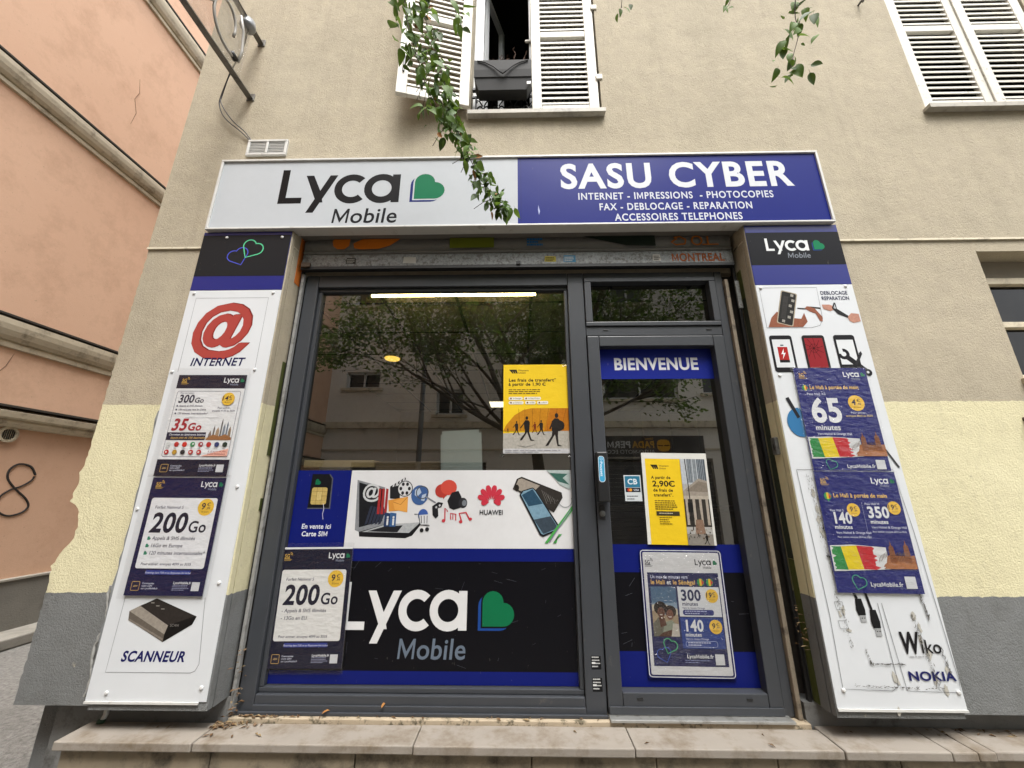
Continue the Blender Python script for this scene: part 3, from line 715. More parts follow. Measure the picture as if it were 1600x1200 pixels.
pr.part('lettering').text('FAX - DEBLOCAGE - REPARATION', 2.68, .121, .053, '#c6cad4', 2, 0, width=1.035, tr=.05)
pr.part('lettering').text('ACCESSOIRES TELEPHONES', 2.782, .036, .053, '#c6cad4', 2, 0, width=.852, tr=.05)
pr.flush()

# ------------------------------------------------------------------ pillar panels
def screw(parent, x, z):
    s = MB(); s.lathe([(.010, .0), (.009, .004), (.005, .006)], (x, -.001, z), 10, 'y'); s.build('screw_cap', M_BOLT, parent, local=True)
def pillar(name, label, x, w):
    t = thing(name, label, 'sign', (x, -.045, .515))
    s = MB(); s.box(0, w, 0, .004, 0, 2.255); s.build('panel', mat('white_panel', '#cdd1d5', .35, .04, 3), t, bev=.001, local=True)
    s = MB(); s.box(.0, w, .0, .004, 2.257, 2.70); s.build('header_panel', mat('blue_header', '#141f70', .3, .05, 3), t, bev=.001, local=True)
    return t
LP = pillar('pillar_sign', 'white pillar panel on the left with red at sign, INTERNET and SCANNEUR', -2.145, .605)
s = MB()
zs_ = [0.02 + i * .048 for i in range(31)]
vs_, fs_ = [], []
for i, z in enumerate(zs_):
    vs_ += [(-.001, .012, z), (-(.022 + .012 * noise.noise((0, 0, z * 9)) + random.uniform(-.004, .006)), .016, z)]
for i in range(len(zs_) - 1): fs_.append((2 * i, 2 * i + 2, 2 * i + 3, 2 * i + 1))
s.add(vs_, fs_); s.build('backing_edge', mat('backing_grey', '#84888c', .6, .12, 20, .3, 40, .004, stain='#5d5f60', ss=12), LP, local=True)
s = MB(); s.tube([(-.03 + .012 * math.sin(z * 23) + random.uniform(-.004, .004), .02, z) for z in [i * .02 + .01 for i in range(26)]], [.004 + .004 * random.random() for _ in range(26)], 6); s.build('sealant_bead', mat('sealant', '#9a9a97', .6, .1, 30), LP, local=True)
pr = Print(LP, 'panel', y0=-.0005)
K = '#1c1d22'
pr.part('header_band').rect(.001, 2.36, .604, 2.675, '#232427')
pr.part('heart_outlines').heart_line(.300, 2.445, .082, .007, '#4a52b8', R(70)); pr.heart_line(.318, 2.50, .085, .008, '#57b98c', R(17))
# hearts drawn with the point down
pr.part('print_frame').line([(.055, 1.70), (.055, 2.20), (.53, 2.20), (.53, 1.70)], .002, '#6a6c72')
pr.part('at_symbol').text('@', .082, 1.875, .262, '#702824', 3, .1, width=.385); pr.text('@', .078, 1.868, .262, '#86322c', 3, .1, width=.385); pr.text('@', .072, 1.872, .262, '#a0443e', 3, .1, width=.385)
pr.part('lettering').text('INTERNET', .118, 1.738, .05, '#1d1f4a', 2, .18, width=.335); pr.part('lettering').text('SCANNEUR', .130, .170, .044, '#1c1e58', 3, .18, width=.325)
pr.part('print_frame').line([(.50, .46), (.535, .16), (.52, .13), (.50, .122), (.068, .122), (.075, .46)], .002, '#6a6c72')
pr.part('scanner_picture')
pr.poly([(.115, .395), (.245, .455), (.475, .372), (.46, .335), (.325, .255), (.12, .355)], '#2b2826')
pr.poly([(.115, .395), (.12, .355), (.325, .255), (.325, .29)], '#6d655c'); pr.poly([(.115, .395), (.325, .29), (.335, .33), (.165, .42)], '#a39b90')
pr.poly([(.165, .42), (.335, .33), (.465, .375), (.245, .452)], '#35302d'); pr.poly([(.325, .29), (.335, .33), (.472, .373), (.46, .335), (.328, .258)], '#1c1a19')
pr.poly([(.12, .353), (.322, .262), (.322, .272), (.12, .362)], '#8a8177'); pr.text('SCAN', .345, .325, .012, '#8a8580', 0, 0)
for a in ((.22, .432), (.25, .418), (.28, .404)): pr.rect(a[0], a[1], a[0] + .018, a[1] + .003, '#b5b0a8')
pr.flush()
for x, z in ((.035, 2.235), (.555, 2.235), (.02, 1.70), (.53, 1.712), (.56, 1.02), (.56, .53), (.57, .06), (.10, .035), (.02, .9), (.165, 2.655), (.545, 2.655)): screw(LP, x, z)
s = MB(); s.box(.0, .57, -.006, .0, -.010, .0); s.build('bottom_trim', M_WHITEAL, LP, local=True)

RP = pillar('pillar_sign', 'white pillar panel on the right with phone repair pictures, scuffed at its foot', 1.505, .605)
pr = Print(RP, 'panel', y0=-.0005)
pr.part('header_band').rect(.001, 2.40, .604, 2.645, '#1d1e22')
pr.part('logo').logo(.115, 2.505, .094, '#d9dcde', '#7d838c', '#17764f', '#1f4480', '#1d1e22')
pr.part('lettering').text('DEBLOCAGE', .393, 2.184, .024, '#2a2d4c', 2, 0, width=.168); pr.part('lettering').text('REPARATION', .393, 2.147, .024, '#2a2d4c', 2, 0, width=.172)
pr.part('print_frame').line([(.02, 1.96), (.02, 2.235), (.378, 2.235), (.37, 2.02), (.345, 1.975), (.29, 1.96), (.02, 1.96)], .002, '#4a4c52')
def phone(x, z, w, h, body, rot=0, screen=None, bz=.16):
    ca, sa = math.cos(rot), math.sin(rot); T = lambda P: [(x + a * ca - b * sa, z + a * sa + b * ca) for a, b in P]
    pr.poly(T(rr(0, 0, w, h, w * .12)), body)
    if screen: pr.poly(T([(w * .1, h * bz * .8), (w * .9, h * bz * .8), (w * .9, h * (1 - bz * .7)), (w * .1, h * (1 - bz * .7))]), screen)
    return T
SK, SK2 = '#9a5f48', '#c99480'
pr.part('repair_picture')
pr.poly([(.03, 1.965), (.06, 2.03), (.10, 2.07), (.15, 2.03), (.24, 2.02), (.265, 2.06), (.275, 2.0), (.24, 1.965)], SK)
T = phone(.085, 1.995, .10, .235, '#b8ad98', R(-17)); pr.poly(T(rr(.006, .006, .094, .229, .01)), '#2a2927'); pr.poly(T([(.02, .04), (.05, .04), (.05, .2), (.02, .2)]), '#3a3836')
for a, b in ((.06, .05), (.07, .09), (.058, .13), (.07, .17), (.03, .015), (.06, .205)): pr.poly(T([(a, b), (a + .018, b), (a + .018, b + .018), (a, b + .018)]), '#a8a49c')
pr.poly([(.23, 2.095), (.30, 2.09), (.30, 2.082), (.23, 2.088)], '#33302d'); pr.poly([(.275, 2.09), (.29, 2.105), (.33, 2.10), (.372, 2.03), (.366, 2.0), (.35, 2.005), (.335, 2.055), (.30, 2.07)], SK); pr.poly([(.31, 2.103), (.372, 2.095), (.372, 2.085), (.32, 2.094)], '#33302d')
pr.part('bent_phone_picture').poly([(.385, 2.115), (.43, 2.115), (.465, 2.10), (.46, 2.085), (.43, 2.07), (.39, 2.085)], SK2)
pr.poly([(.44, 2.09), (.462, 2.13), (.47, 2.125), (.472, 2.085), (.54, 2.03), (.53, 2.02), (.47, 2.05)], '#2b2b2d'); pr.poly([(.452, 2.09), (.463, 2.118), (.468, 2.085)], '#c5cbd0')
pr.poly([(.525, 2.03), (.55, 2.055), (.595, 2.05), (.597, 2.0), (.55, 1.99), (.528, 2.005)], SK2)
pr.part('phone_icon'); phone(.02, 1.675, .135, .235, '#242427', 0, '#cfd3d6'); pr.rect(.058, 1.748, .117, 1.835, '#a02a2a'); pr.rect(.058, 1.735, .117, 1.752, '#222224'); pr.rect(.078, 1.842, .097, 1.85, '#2a4a48')
pr.poly([(.094, 1.825), (.074, 1.788), (.087, 1.790), (.078, 1.757), (.102, 1.798), (.089, 1.796)], '#dde0e2')
pr.part('phone_icon'); phone(.215, 1.68, .135, .23, '#2a2729', 0, '#8a2a30', .12)
cx, cz = .275, 1.825
for a in range(0, 360, 36): pr.line([(cx, cz), (cx + .03 * math.cos(R(a)), cz + .03 * math.sin(R(a + 9))), (cx + .058 * math.cos(R(a + 12)), cz + .07 * math.sin(R(a + 12)))], .0022, '#2f1214')
pr.line([(cx + .025 * math.cos(R(a)), cz + .028 * math.sin(R(a))) for a in range(0, 360, 40)], .002, '#2f1214', True)
pr.part('phone_icon'); phone(.405, 1.685, .125, .225, '#242427', 0, '#d3d7da', .2)
pr.line([(.452, 1.775), (.557, 1.673)], .032, '#242427'); pr.arc(.443, 1.787, .025, .020, 175, 455, '#242427', 12); pr.ell(.560, 1.670, .022, .022, '#242427', 14); pr.ell(.558, 1.672, .008, .008, '#cdd1d5', 10); pr.line([(.50, 1.72), (.545, 1.79)], .015, '#2e2e31'); pr.poly([(.53, 1.79), (.548, 1.805), (.552, 1.785)], '#2e2e31')
for i in range(3): pr.line([(.44 + i * .018, 1.70 - i * .004), (.43 + i * .02, 1.672)], .004, '#2e2e31')
pr.part('blue_dot').ell(.105, 1.375, .075, .085, '#38709e', 24)
pr.part('phone_edge').line([(.055, 1.52), (.10, 1.40)], .02, '#2b2c30'); pr.part('dark_edge').line([(.50, 1.30), (.59, 1.12)], .01, '#3a3b3e')
pr.part('print_frame').line([(.028, 1.11), (.05, .40), (.043, .08), (.275, .074), (.305, .09), (.31, .12), (.30, .45)], .0022, '#55575c')
pr.line([(.32, .45), (.345, .074), (.615 - .02, .069), (.60, .12), (.575, .8), (.55, 1.11), (.03, 1.11)], .0022, '#55575c')
for x, z, sc in ((.215, .44, 1.0), (.275, .39, 1.15)):
    pr.part('plug_picture').line([(x - .025, .50), (x - .012, z + .03)], .012, '#1d1d1f'); pr.poly([(x - .022, z + .03), (x + .008, z + .03), (x + .016, z - .02 * sc), (x + .014, z - .045 * sc), (x - .022, z - .045 * sc), (x - .028, z - .02 * sc)], '#1d1d1f')
    pr.poly([(x - .016, z - .046 * sc), (x + .012, z - .046 * sc), (x + .012, z - .075 * sc), (x - .016, z - .075 * sc)], '#b3b6b8'); pr.rect(x - .010, z - .06 * sc, x - .004, z - .055 * sc, '#4a4a4c'); pr.rect(x + .002, z - .06 * sc, x + .008, z - .055 * sc, '#4a4a4c')
for z in (.455, .37):
    pr.part('plug_outline').line([(.085, z), (.125, z), (.128, z - .035), (.09, z - .035), (.085, z)], .0022, '#6b6d70')
pr.part('lettering').text('W', .365, .232, .088, '#1e1e20', 3, .08, width=.09); pr.text('iko', .458, .232, .056, '#232325', 1, .05, width=.10); pr.greek(.395, .215, .16, 1, .012, '#a8aaad', 8)
pr.part('lettering').text('NOKIA', .365, .118, .036, '#22265c', 3, 0, width=.225)
pr.flush()
# torn sticker glue and grime left on the right panel's foot
gm = MB(); rn = random.Random(11); GY = -.0042
def scuff(pts, n, spread, l, ang):
    for _ in range(n):
        a = rn.random(); i = min(int(a * (len(pts) - 1)), len(pts) - 2); f = a * (len(pts) - 1) - i
        x = pts[i][0] + (pts[i+1][0] - pts[i][0]) * f + rn.gauss(0, spread); z = pts[i][1] + (pts[i+1][1] - pts[i][1]) * f + rn.gauss(0, spread)
        ll = l * rn.uniform(.2, .9); wd = rn.uniform(.0004, .0018); an = ang + rn.uniform(-.5, .5)
        dx, dz = math.cos(an) * ll, math.sin(an) * ll; nx, nz = -math.sin(an) * wd, math.cos(an) * wd
        y = GY - rn.random() * .0006
        gm.poly([(x - dx, y, z - dz), (x + nx, y, z + nz), (x + dx, y, z + dz), (x - nx, y, z - nz)])
scuff([(.085, 1.08), (.10, .9), (.11, .7), (.12, .55)], 130, .010, .010, 1.4); scuff([(.10, .50), (.12, .40), (.125, .25)], 60, .006, .010, 1.5)
scuff([(.10, .095), (.30, .088), (.52, .085)], 80, .003, .012, 0); scuff([(.46, .40), (.475, .25), (.50, .10)], 120, .006, .012, 1.45); scuff([(.515, .52), (.535, .38)], 90, .003, .016, 1.45); scuff([(.555, .25), (.57, .15)], 50, .003, .012, 1.45)
scuff([(.19, .245), (.20, .19), (.21, .185)], 60, .002, .010, 1.4); scuff([(.22, .185), (.36, .185)], 50, .0015, .02, 0); scuff([(.12, .85), (.115, .80)], 30, .008, .010, .4); scuff([(.11, .69), (.14, .66)], 30, .008, .010, .2)
for _ in range(26):
    x, z = rn.choice(((.105, .95), (.11, .75), (.118, .60), (.12, .40), (.47, .30), (.49, .18), (.54, .12), (.30, .10))); x += rn.gauss(0, .012); z += rn.gauss(0, .06); gm.cur = 1
    gm.poly([(x + rn.uniform(.004, .016) * math.cos(a), GY + .0022 - rn.random() * .0004, z + rn.uniform(.006, .03) * math.sin(a)) for a in (0, .8, 1.6, 2.4, 3.1, 3.9, 4.7, 5.5)])
gm.build('glue_marks', [mat('glue_grime', '#55534f', .8, .2, 60), mat('glue_residue', '#b4b1a8', .8, .15, 60)], RP, local=True)['kind'] = 'stuff'
cf = MB()
for x, z in ((.105, .80), (.115, .67)):
    for k in range(4): cf.poly([(x + rn.uniform(-.025, .025), GY - .001 - k * .0002, z + rn.uniform(-.02, .02)) for _ in range(3)])
cf.build('torn_scraps', M_DARK, RP, local=True)
for x, z in ((.03, 2.235), (.56, 2.242), (.04, 1.655), (.045, .075), (.585, .07)): screw(RP, x, z)
s = MB(); s.box(.0, .605, -.006, .0, -.010, .0); s.build('bottom_trim', M_WHITEAL, RP, local=True)
# ------------------------------------------------------------------ posters and window vinyl (flat print, each at its own place)
NAVY, NAV2, WHT, YEL, GRN, INKD = '#191840', '#1c2054', '#d4d6d9', '#e0b63e', '#14704c', '#18182c'
M_FILM = film_mat('clear_sleeve', .065, .08)
def poster(name, label, loc, rot=0, w=42, h=60, kind='film', sheet='#dcdee0', cat='poster', tilt=0):
    t = thing(name, label, cat, loc, (R(tilt), R(rot), 0))
    s = MB(); s.box(0, w * .01, 0, .0008, 0, h * .01); s.build('sheet', ink(sheet, kind), t, local=True)
    return t, Print(t, kind, .01, -.0001)
def sleeve(t, x0, x1, z0, z1, y=-.0065):
    s = MB(); nx, nz = 16, 22; rnd = random.Random(len(t.name) + int(z1 * 1000))
    off = rnd.uniform(0, 50)
    for j in range(nz + 1):
        for i in range(nx + 1):
            x = x0 + (x1 - x0) * i / nx; z = z0 + (z1 - z0) * j / nz
            edge = min(i, nx - i, j, nz - j) / 3.0
            d = (noise.noise((x * 14 + off, z * 24, 0)) * .0042 + noise.noise((x * 40 + off, z * 60, 3)) * .0014) * min(1, .35 + edge)
            s.v.append((x, y + d, z))
    for j in range(nz):
        for i in range(nx):
            a = j * (nx + 1) + i; s.f.append((a, a + 1, a + nx + 2, a + nx + 1)); s.m.append(0)
    s.build('clear_sleeve', M_FILM, t, smooth=True, local=True)
def lyca_head(pr, dark=True, z=55, w=42, c5='#c9a24a', main=None):
    pr.part('logo').logo(w - 13.6, z, 3.1, main or ('#d9dbde' if dark else '#26262c'), '#8d92a6' if dark else '#3a3a42', GRN, None)
    pr.part('network_badge').wifi5g(2.6, z - .6, 3.2, c5)
def lyca_foot(pr, z0, z1, w=42, top='#191840'):
    pr.part('footer_band').rect(0, z0, w, z1, top)
    m = (z0 + z1) / 2
    pr.part('footer_print').line(rr(3, m - 2.3, 7.2, m + 1.9, .5), .35, '#a98a52', True); pr.rect(4, m - 1.3, 6.2, m + .9, '#2b2430')
    pr.text('eSIM', 5.1, m - .6, .8, '#c9a76a', 1, 0, 'c'); pr.text('Commandez', 8.4, m + .7, .85, '#c3c6d6', 1, .1); pr.text('votre eSIM', 8.4, m - .5, .85, '#c3c6d6', 1, .1); pr.text('sur LycaMobile.fr', 8.4, m - 1.7, .85, '#c3c6d6', 1, .1)
    pr.text('LycaMobile.fr', w - 7.4, m + .9, 1.15, '#d9dbde', 2, .1, 'r'); pr.greek(w - 17, m + .2, 9.4, 4, .75, '#9a9db8', 4)
    pr.rect(w - 6.8, m - 2.3, w - 2.6, m + 1.9, '#c9ccd0')

def plan200(pr, navy, white, lines, bullets, foot=True):
    pr.part('background').rect(0, 0, 42, 60, navy)
    lyca_head(pr)
    pr.part('white_card').rrect(2.4, 13, 39.6, 49, 1.2, white)
    pr.part('lettering').text('200', 5, 31.2, 9.6, INKD, 3, .09, width=20.5); pr.text('Go', 26.2, 31.2, 5.6, INKD, 2, .06, width=10.2)
    pr.text('Forfait National S', 5.2, 43.3, 1.5, '#3a3a52', 1, .12)
    for i, l in enumerate(lines):
        z = 27.2 - i * 3.7
        if bullets: pr.heart(5.2, z - .1, 1.25, '#2f7d62')
        pr.text(l if bullets else '- ' + l, 7.8 if bullets else 5, z, 1.75, '#33334a', 1, .12)
    pr.text('Pour activer, envoyez 4099 au 3535', 5, 14.6, 1.25, '#3a3a52', 1, .12)
    pr.part('price_badge').badge(33.8, 44.2, 4.5, YEL, '9', ',99')
    lyca_foot(pr, 0, 9.5, top=navy)
    pr.part('strapline').rect(9, 10.1, 33, 12.2, '#2c3a86'); pr.text('Roaming dans l\'UE et au Royaume-Uni inclus', 21, 10.6, .9, '#c9cbe0', 1, .12, 'c')
    pr.flush()

# left pillar, upper poster
t, pr = poster('poster', 'pale 300Go and red 35Go offer poster on the left pillar panel', (-2.072, -.053, 1.592), .4, 42, 60)
pr.part('header_band').rect(0, 51.5, 42, 60, '#1d1d30'); lyca_head(pr, True, 55.2)
pr.part('card').line(rr(1.6, 11, 40.2, 49.8, 1.2), .22, '#4a4a66', True)
pr.part('lettering').text('300', 3.2, 42.8, 4.6, '#2c2c40', 3, .1, width=9.6); pr.text('Go', 13.2, 42.8, 2.9, '#2c2c40', 2, .1); pr.text('Pass européen', 3.4, 48.2, 1.0, '#6a6a7c', 0, .1)
for i, l in enumerate(('Appels & SMS illimités', '100 minutes vers la Chine', '120 minutes internationales*')):
    pr.heart(3.0, 40.3 - i * 2.3, .7, '#44445c'); pr.text(l, 4.6, 40.3 - i * 2.3, 1.05, '#44445c', 1, .12)
pr.text('Pour activer,', 32, 39.2, 1.0, '#55556a', 1, .1, 'c'); pr.text('envoyez 4133 au 3535', 32, 37.4, 1.0, '#55556a', 1, .1, 'c'); pr.line([(10, 33.6), (30, 33.6)], .12, '#8a8a98')
pr.text('35', 3.0, 26.2, 6.6, '#a02834', 3, .16, width=9.4); pr.text('Go', 12.8, 26.2, 4.2, '#a02834', 3, .12)
pr.part('ribbon').rrect(1.6, 20.5, 24.6, 25, .3, '#24243c'); pr.text('Données en itinérance internationale', 3, 23.1, 1.15, '#d8d8de', 1, .12); pr.text('depuis plus de 100 destinations', 4.2, 21.3, 1.15, '#cfa95a', 1, .12)
pr.part('skyline_picture')
for x, z, w_, c in ((26, 24, 2, '#8a7a70'), (28.4, 27, 1.2, '#77706c'), (30, 26, 2.4, '#b39a80'), (32.6, 31, 1.0, '#6f6a68'), (34, 28, 1.6, '#8d97a3'), (36, 29.5, 1.1, '#7d8896'), (37.4, 26.5, 1.8, '#99826c')): pr.poly([(x, 21), (x + w_, 21), (x + w_ * .9, z), (x + w_ * .5, z + 2.2), (x + w_ * .1, z)], c)
pr.poly([(25, 20.6), (40, 20.6), (40, 22), (36, 24), (33, 22.6), (29, 23.8), (26, 22)], '#a8744a')
pr.part('flag_dots')
fc = ['#cfd2d2', '#b0302e', '#c8352a', '#3f8a58', '#a33a44', '#b3302e', '#35406e', '#2b3a34']; f2 = ['#b53034', '#b08a34', '#2a2a2e', '#b83a3a', '#b8343a']
for i, c in enumerate(fc): pr.ell(4 + i * 4.75, 18, 1.45, 1.45, c, 14); pr.greek(2.8 + i * 4.75, 15.7, 2.6, 1, .8, '#6a6a72', i)
for i, c in enumerate(f2): pr.ell(4 + i * 4.75, 13.6, 1.4, 1.4, c, 14)
for i in (0, 3, 4): pr.ell(4 + i * 4.75 + .4, 18 + .2, .6, .6, '#d8d8d8', 8); pr.ell(4 + i * 4.75 - .2, 13.6, .6, .6, '#d8cfc4', 8)
pr.part('pink_note').poly([(24, 11.3)] + [(24 + 15.8 * math.sin(R(a)), 11.3 + 4.4 * (1 - math.cos(R(a)) ** 2) ** .5) for a in range(15, 91, 15)] + [(39.8, 11.3)], '#e0a898'); pr.text('A 10 euros de plus', 33.4, 13.6, .9, '#8a3a3a', 1, .1, 'c'); pr.text('toutes destinations', 33.4, 12.2, .9, '#8a3a3a', 1, .1, 'c')
pr.part('price_badge').badge(33.6, 45, 3.9, YEL, '14', ',99')
lyca_foot(pr, 0, 9.4, top='#19192e'); pr.flush(); sleeve(t, -.03, .445, -.005, .64)

t, pr = poster('poster', 'navy and white 200Go offer poster with green heart bullets on the left pillar panel', (-2.075, -.0535, .985), .4, 42, 60.4)
plan200(pr, NAVY, '#dcdee2', ('Appels & SMS illimités', '16Go en Europe', '120 minutes internationales*'), True); sleeve(t, -.03, .45, -.015, .615)

t, pr = poster('poster', 'wrapped navy and white 200Go poster taped to the window over the black vinyl', (-1.388, .150, .583), -.6, 42, 61)
plan200(pr, '#15162c', '#dadad8', ('Appels & SMS illimités', '13Go en EU.'), False); sleeve(t, -.006, .43, -.025, .635)

# right pillar, two Mali posters
def mosque(pr, x, z, s):
    c1, c2, c3 = '#8a5230', '#a86a40', '#5f3a24'
    P = lambda pts: [(x + a * s, z + b * s) for a, b in pts]
    pr.poly(P([(0, 1), (1, 2.2), (2, 2.8), (3, 6), (4, 6.5), (13, 6), (17, 6.5), (17, 1), (12, .4), (5, 0)]), c2)
    for a, t_ in ((4.2, 10.5), (11.8, 11)):
        pr.poly(P([(a, 3), (a + 3.4, 3), (a + 2.9, t_), (a + 2.1, t_ + .6), (a + 1.7, t_ + 3), (a + 1.3, t_ + .6), (a + .5, t_)]), c1)
        for k in range(5): pr.line(P([(a + .6, 5 + k * 1.3), (a + 2.8, 5 + k * 1.3)]), .22 * s, c3)
    for k in range(6): pr.line(P([(7.8 + k * .75, 3.6), (7.8 + k * .75, 7.4 + (k % 2) * .6)]), .3 * s, c3)
    for k in range(7): pr.line(P([(-1.5 + k * .8, 3 + k * .5), (-1.3 + k * .8, 5.5 + k * .5)]), .22 * s, c3)
    pr.poly(P([(0, 0), (17, 0), (17, 2.6), (14, 2.2), (12, 2.8), (5, 2.4), (3, 4.2), (2.4, 2)]), '#b4764c')
def flag(pr, x, z, w, h, seed):
    rnd = random.Random(seed)
    jag = lambda x0, d: [(x0 + (d * rnd.uniform(0, 2.2) if i % 2 else 0), z + h * i / 12) for i in range(13)]
    a = jag(x, 1.0); b = jag(x + w, 1.3)
    pr.poly([(x - .5, z - .9), (x + w * .5, z - .5), (x + w + 7, z + .3)] + [(x + w + 7, z + h - .3), (x + w * .5, z + h + .9), (x - .5, z + h + .4)], '#cdcfd0')
    pr.poly(a[::-1] + [(x + w * .32, z - .2), (x + w * .26, z + h)], '#2a8040'); pr.poly([(x + w * .32, z - .2), (x + w * .70, z + .1), (x + w * .62, z + h + .5), (x + w * .24, z + h)], '#d8c01c')
    pr.poly([(x + w * .70, z + .1)] + b + [(x + w * .62, z + h + .5)], '#b3262e')
def drop_flag(pr, x, z, r):
    pr.ell(x, z, r, r, '#2f8a4c', 14); pr.rect(x - r * .3, z - r * .9, x + r * .25, z + r * .9, '#d8b82a'); pr.poly([(x + r * .25, z - r * .85), (x + r * .95, z), (x + r * .25, z + r * .85)], '#b83236')
MB_ = '#161c66'
t, pr = poster('poster', 'blue poster on the right pillar panel offering 65 minutes to Mali', (1.622, -.053, 1.618), .2, 42, 59.5)
pr.part('background').rect(0, 0, 42, 59.5, MB_); lyca_head(pr, True, 54)
pr.part('lettering').text('Le Mali à portée de main', 7.4, 46.6, 2.1, '#dcb45c', 2, 0, width=28); drop_flag(pr, 4.8, 47.4, 1.7)
pr.text('Pass Mali XS', 5, 43, 1.4, '#c9cce0', 1, 0); pr.text('65', 5.4, 27.4, 13.2, '#d8dbde', 3, 0, width=18); pr.text('minutes', 6, 22.6, 2.9, '#d8dbde', 2, 0, width=14); pr.text('Vers Malitel & Orange Mali', 6.4, 19.8, 1.25, '#c9cce0', 1, 0, width=19)
pr.text('Pour activer,', 32, 32, 1.1, '#c9cce0', 1, 0, 'c'); pr.text('envoyez 4010 au 3535', 32, 30.2, 1.1, '#d0b878', 1, 0, 'c')
pr.part('price_badge').badge(32, 38.2, 4.6, YEL, '4', ',99')
pr.part('flag_print'); flag(pr, 1.0, 7.5, 21, 10.5, 4)
pr.part('mosque_picture'); mosque(pr, 25, 8, 1.0)
pr.part('heart_outline').heart_line(9, 0.6, 3.6, .35, '#3f9a7a', R(20))
pr.part('web_address').text('LycaMobile.fr', 34, 1.6, 1.9, '#d8dbde', 1, 0, 'r'); pr.rect(34.6, .9, 39.6, 5.9, '#c9ccd0'); pr.flush(); sleeve(t, -.02, .43, -.01, .60)

t, pr = poster('poster', 'blue poster on the right pillar panel offering 140 and 350 minutes to Mali', (1.612, -.0535, 1.013), .6, 43.5, 60.3)
pr.part('background').rect(0, 0, 43.5, 60.3, MB_); lyca_head(pr, True, 54, 43.5)
pr.part('lettering').text('Le Mali à portée de main', 8, 46.6, 2.1, '#dcb45c', 2, 0, width=28.5); drop_flag(pr, 5, 47.2, 2.0); pr.poly([(4.2, 45.8), (5.8, 45.8), (5, 44.2)], '#2f8a4c')
pr.text('Pass Mali S', 4.6, 39.4, 1.1, '#c9cce0', 1); pr.text('140', 5, 33.4, 5.4, '#d8dbde', 3, 0, width=10.6); pr.text('minutes', 5.4, 30.6, 1.9, '#d8dbde', 2); pr.text('Vers Malitel & Orange Mali', 5.6, 28.2, 1.1, '#c9cce0', 1); pr.text('Pour activer, envoyez 2014 au 3535', 5.8, 26.2, .8, '#c9cce0', 1)
pr.text('Pass Mali M', 23.6, 42.8, 1.1, '#c9cce0', 1); pr.text('350', 24, 36.4, 5.4, '#d8dbde', 3, 0, width=11.6); pr.text('minutes', 24.6, 33.4, 1.9, '#d8dbde', 2); pr.text('Vers Malitel & Orange Mali', 24.6, 31, 1.1, '#c9cce0', 1); pr.text('Pour activer, envoyez 2014 au 3535', 24.6, 29, .8, '#c9cce0', 1)
pr.part('divider')
for k in range(16): pr.rect(22, 26 + k * 1.15, 22.15, 26.8 + k * 1.15, '#b9bdd6')
pr.part('price_badge').badge(17, 40.2, 3.4, YEL, '9', ',99'); pr.part('price_badge').badge(38.6, 41.4, 3.4, YEL, '19', ',99')
pr.part('flag_print'); flag(pr, 1.2, 11, 21, 11, 9)
pr.part('mosque_picture'); mosque(pr, 26, 11.5, 1.0)
pr.part('heart_outline').heart_line(10.4, 1.6, 4.2, .4, '#3f9a7a', R(22))
pr.part('web_address').text('LycaMobile.fr', 33.6, 3.2, 2.0, '#d8dbde', 1, 0, 'r'); pr.rect(35, 2.4, 40.4, 8, '#c9ccd0'); pr.flush(); sleeve(t, -.025, .445, -.01, .61)

# ------------------------------------------------------------------ window vinyl
V = thing('window_banner', 'white vinyl banner across the window with laptop, icons and smartphones', 'banner', (-1.036, .1665, 1.188))
pr = Print(V, 'vinyl'); pr.part('sheet').rect(0, 0, 1.353, .447, '#cfd0d2')
pr.part('laptop_picture').poly([(.04, .39), (.215, .345), (.225, .13), (.08, .09), (.055, .10)], '#8d9196'); pr.poly([(.052, .375), (.205, .335), (.215, .15), (.078, .115)], '#1f2024')
for i in range(5): pr.poly([(.11 + i * .02, .13), (.125 + i * .02, .135), (.15 + i * .02, .24 - i * .01), (.135 + i * .02, .235)], '#33384a')
pr.poly([(.08, .09), (.225, .13), (.455, .145), (.40, .075), (.36, .06), (.085, .068)], '#3a3b3e'); pr.poly([(.10, .09), (.225, .128), (.445, .145), (.38, .085)], '#b9bdc0'); pr.poly([(.13, .093), (.23, .12), (.34, .127), (.31, .088)], '#25262a')
pr.poly([(.08, .088), (.38, .083), (.445, .143), (.45, .135), (.40, .07), (.36, .055), (.085, .064)], '#1d1d20'); pr.text('@', .078, .285, .075, '#d3d6d8', 2)
for i in range(3): pr.poly([(.178 + i * .022, .19), (.193 + i * .022, .19), (.193 + i * .022, .335), (.178 + i * .022, .34)], '#a83232')
for i in range(2): pr.poly([(.225 + i * .035, .12), (.262 + i * .035, .12), (.262 + i * .035, .195), (.225 + i * .035, .20)], ['#2b3e63', '#3f6394'][i]); pr.text('i', .238 + i * .035, .13, .05, '#dfe2e4', 3)
pr.part('clapper_icon').poly([(.245, .345), (.31, .36), (.31, .275), (.25, .28)], '#232326'); pr.poly([(.245, .35), (.335, .405), (.34, .393), (.25, .338)], '#232326')
for i in range(4): pr.poly([(.262 + i * .02, .36 + i * .012), (.272 + i * .02, .366 + i * .012), (.27 + i * .02, .352 + i * .012), (.26 + i * .02, .346 + i * .012)], '#cfd0d2')
pr.ell(.338, .338, .042, .05, '#c9cacc', 20); pr.arc(.338, .338, .045, .005, 0, 360, '#232326')
for a in range(0, 360, 60): pr.ell(.338 + .026 * math.cos(R(a)), .338 + .03 * math.sin(R(a)), .009, .011, '#232326', 10)
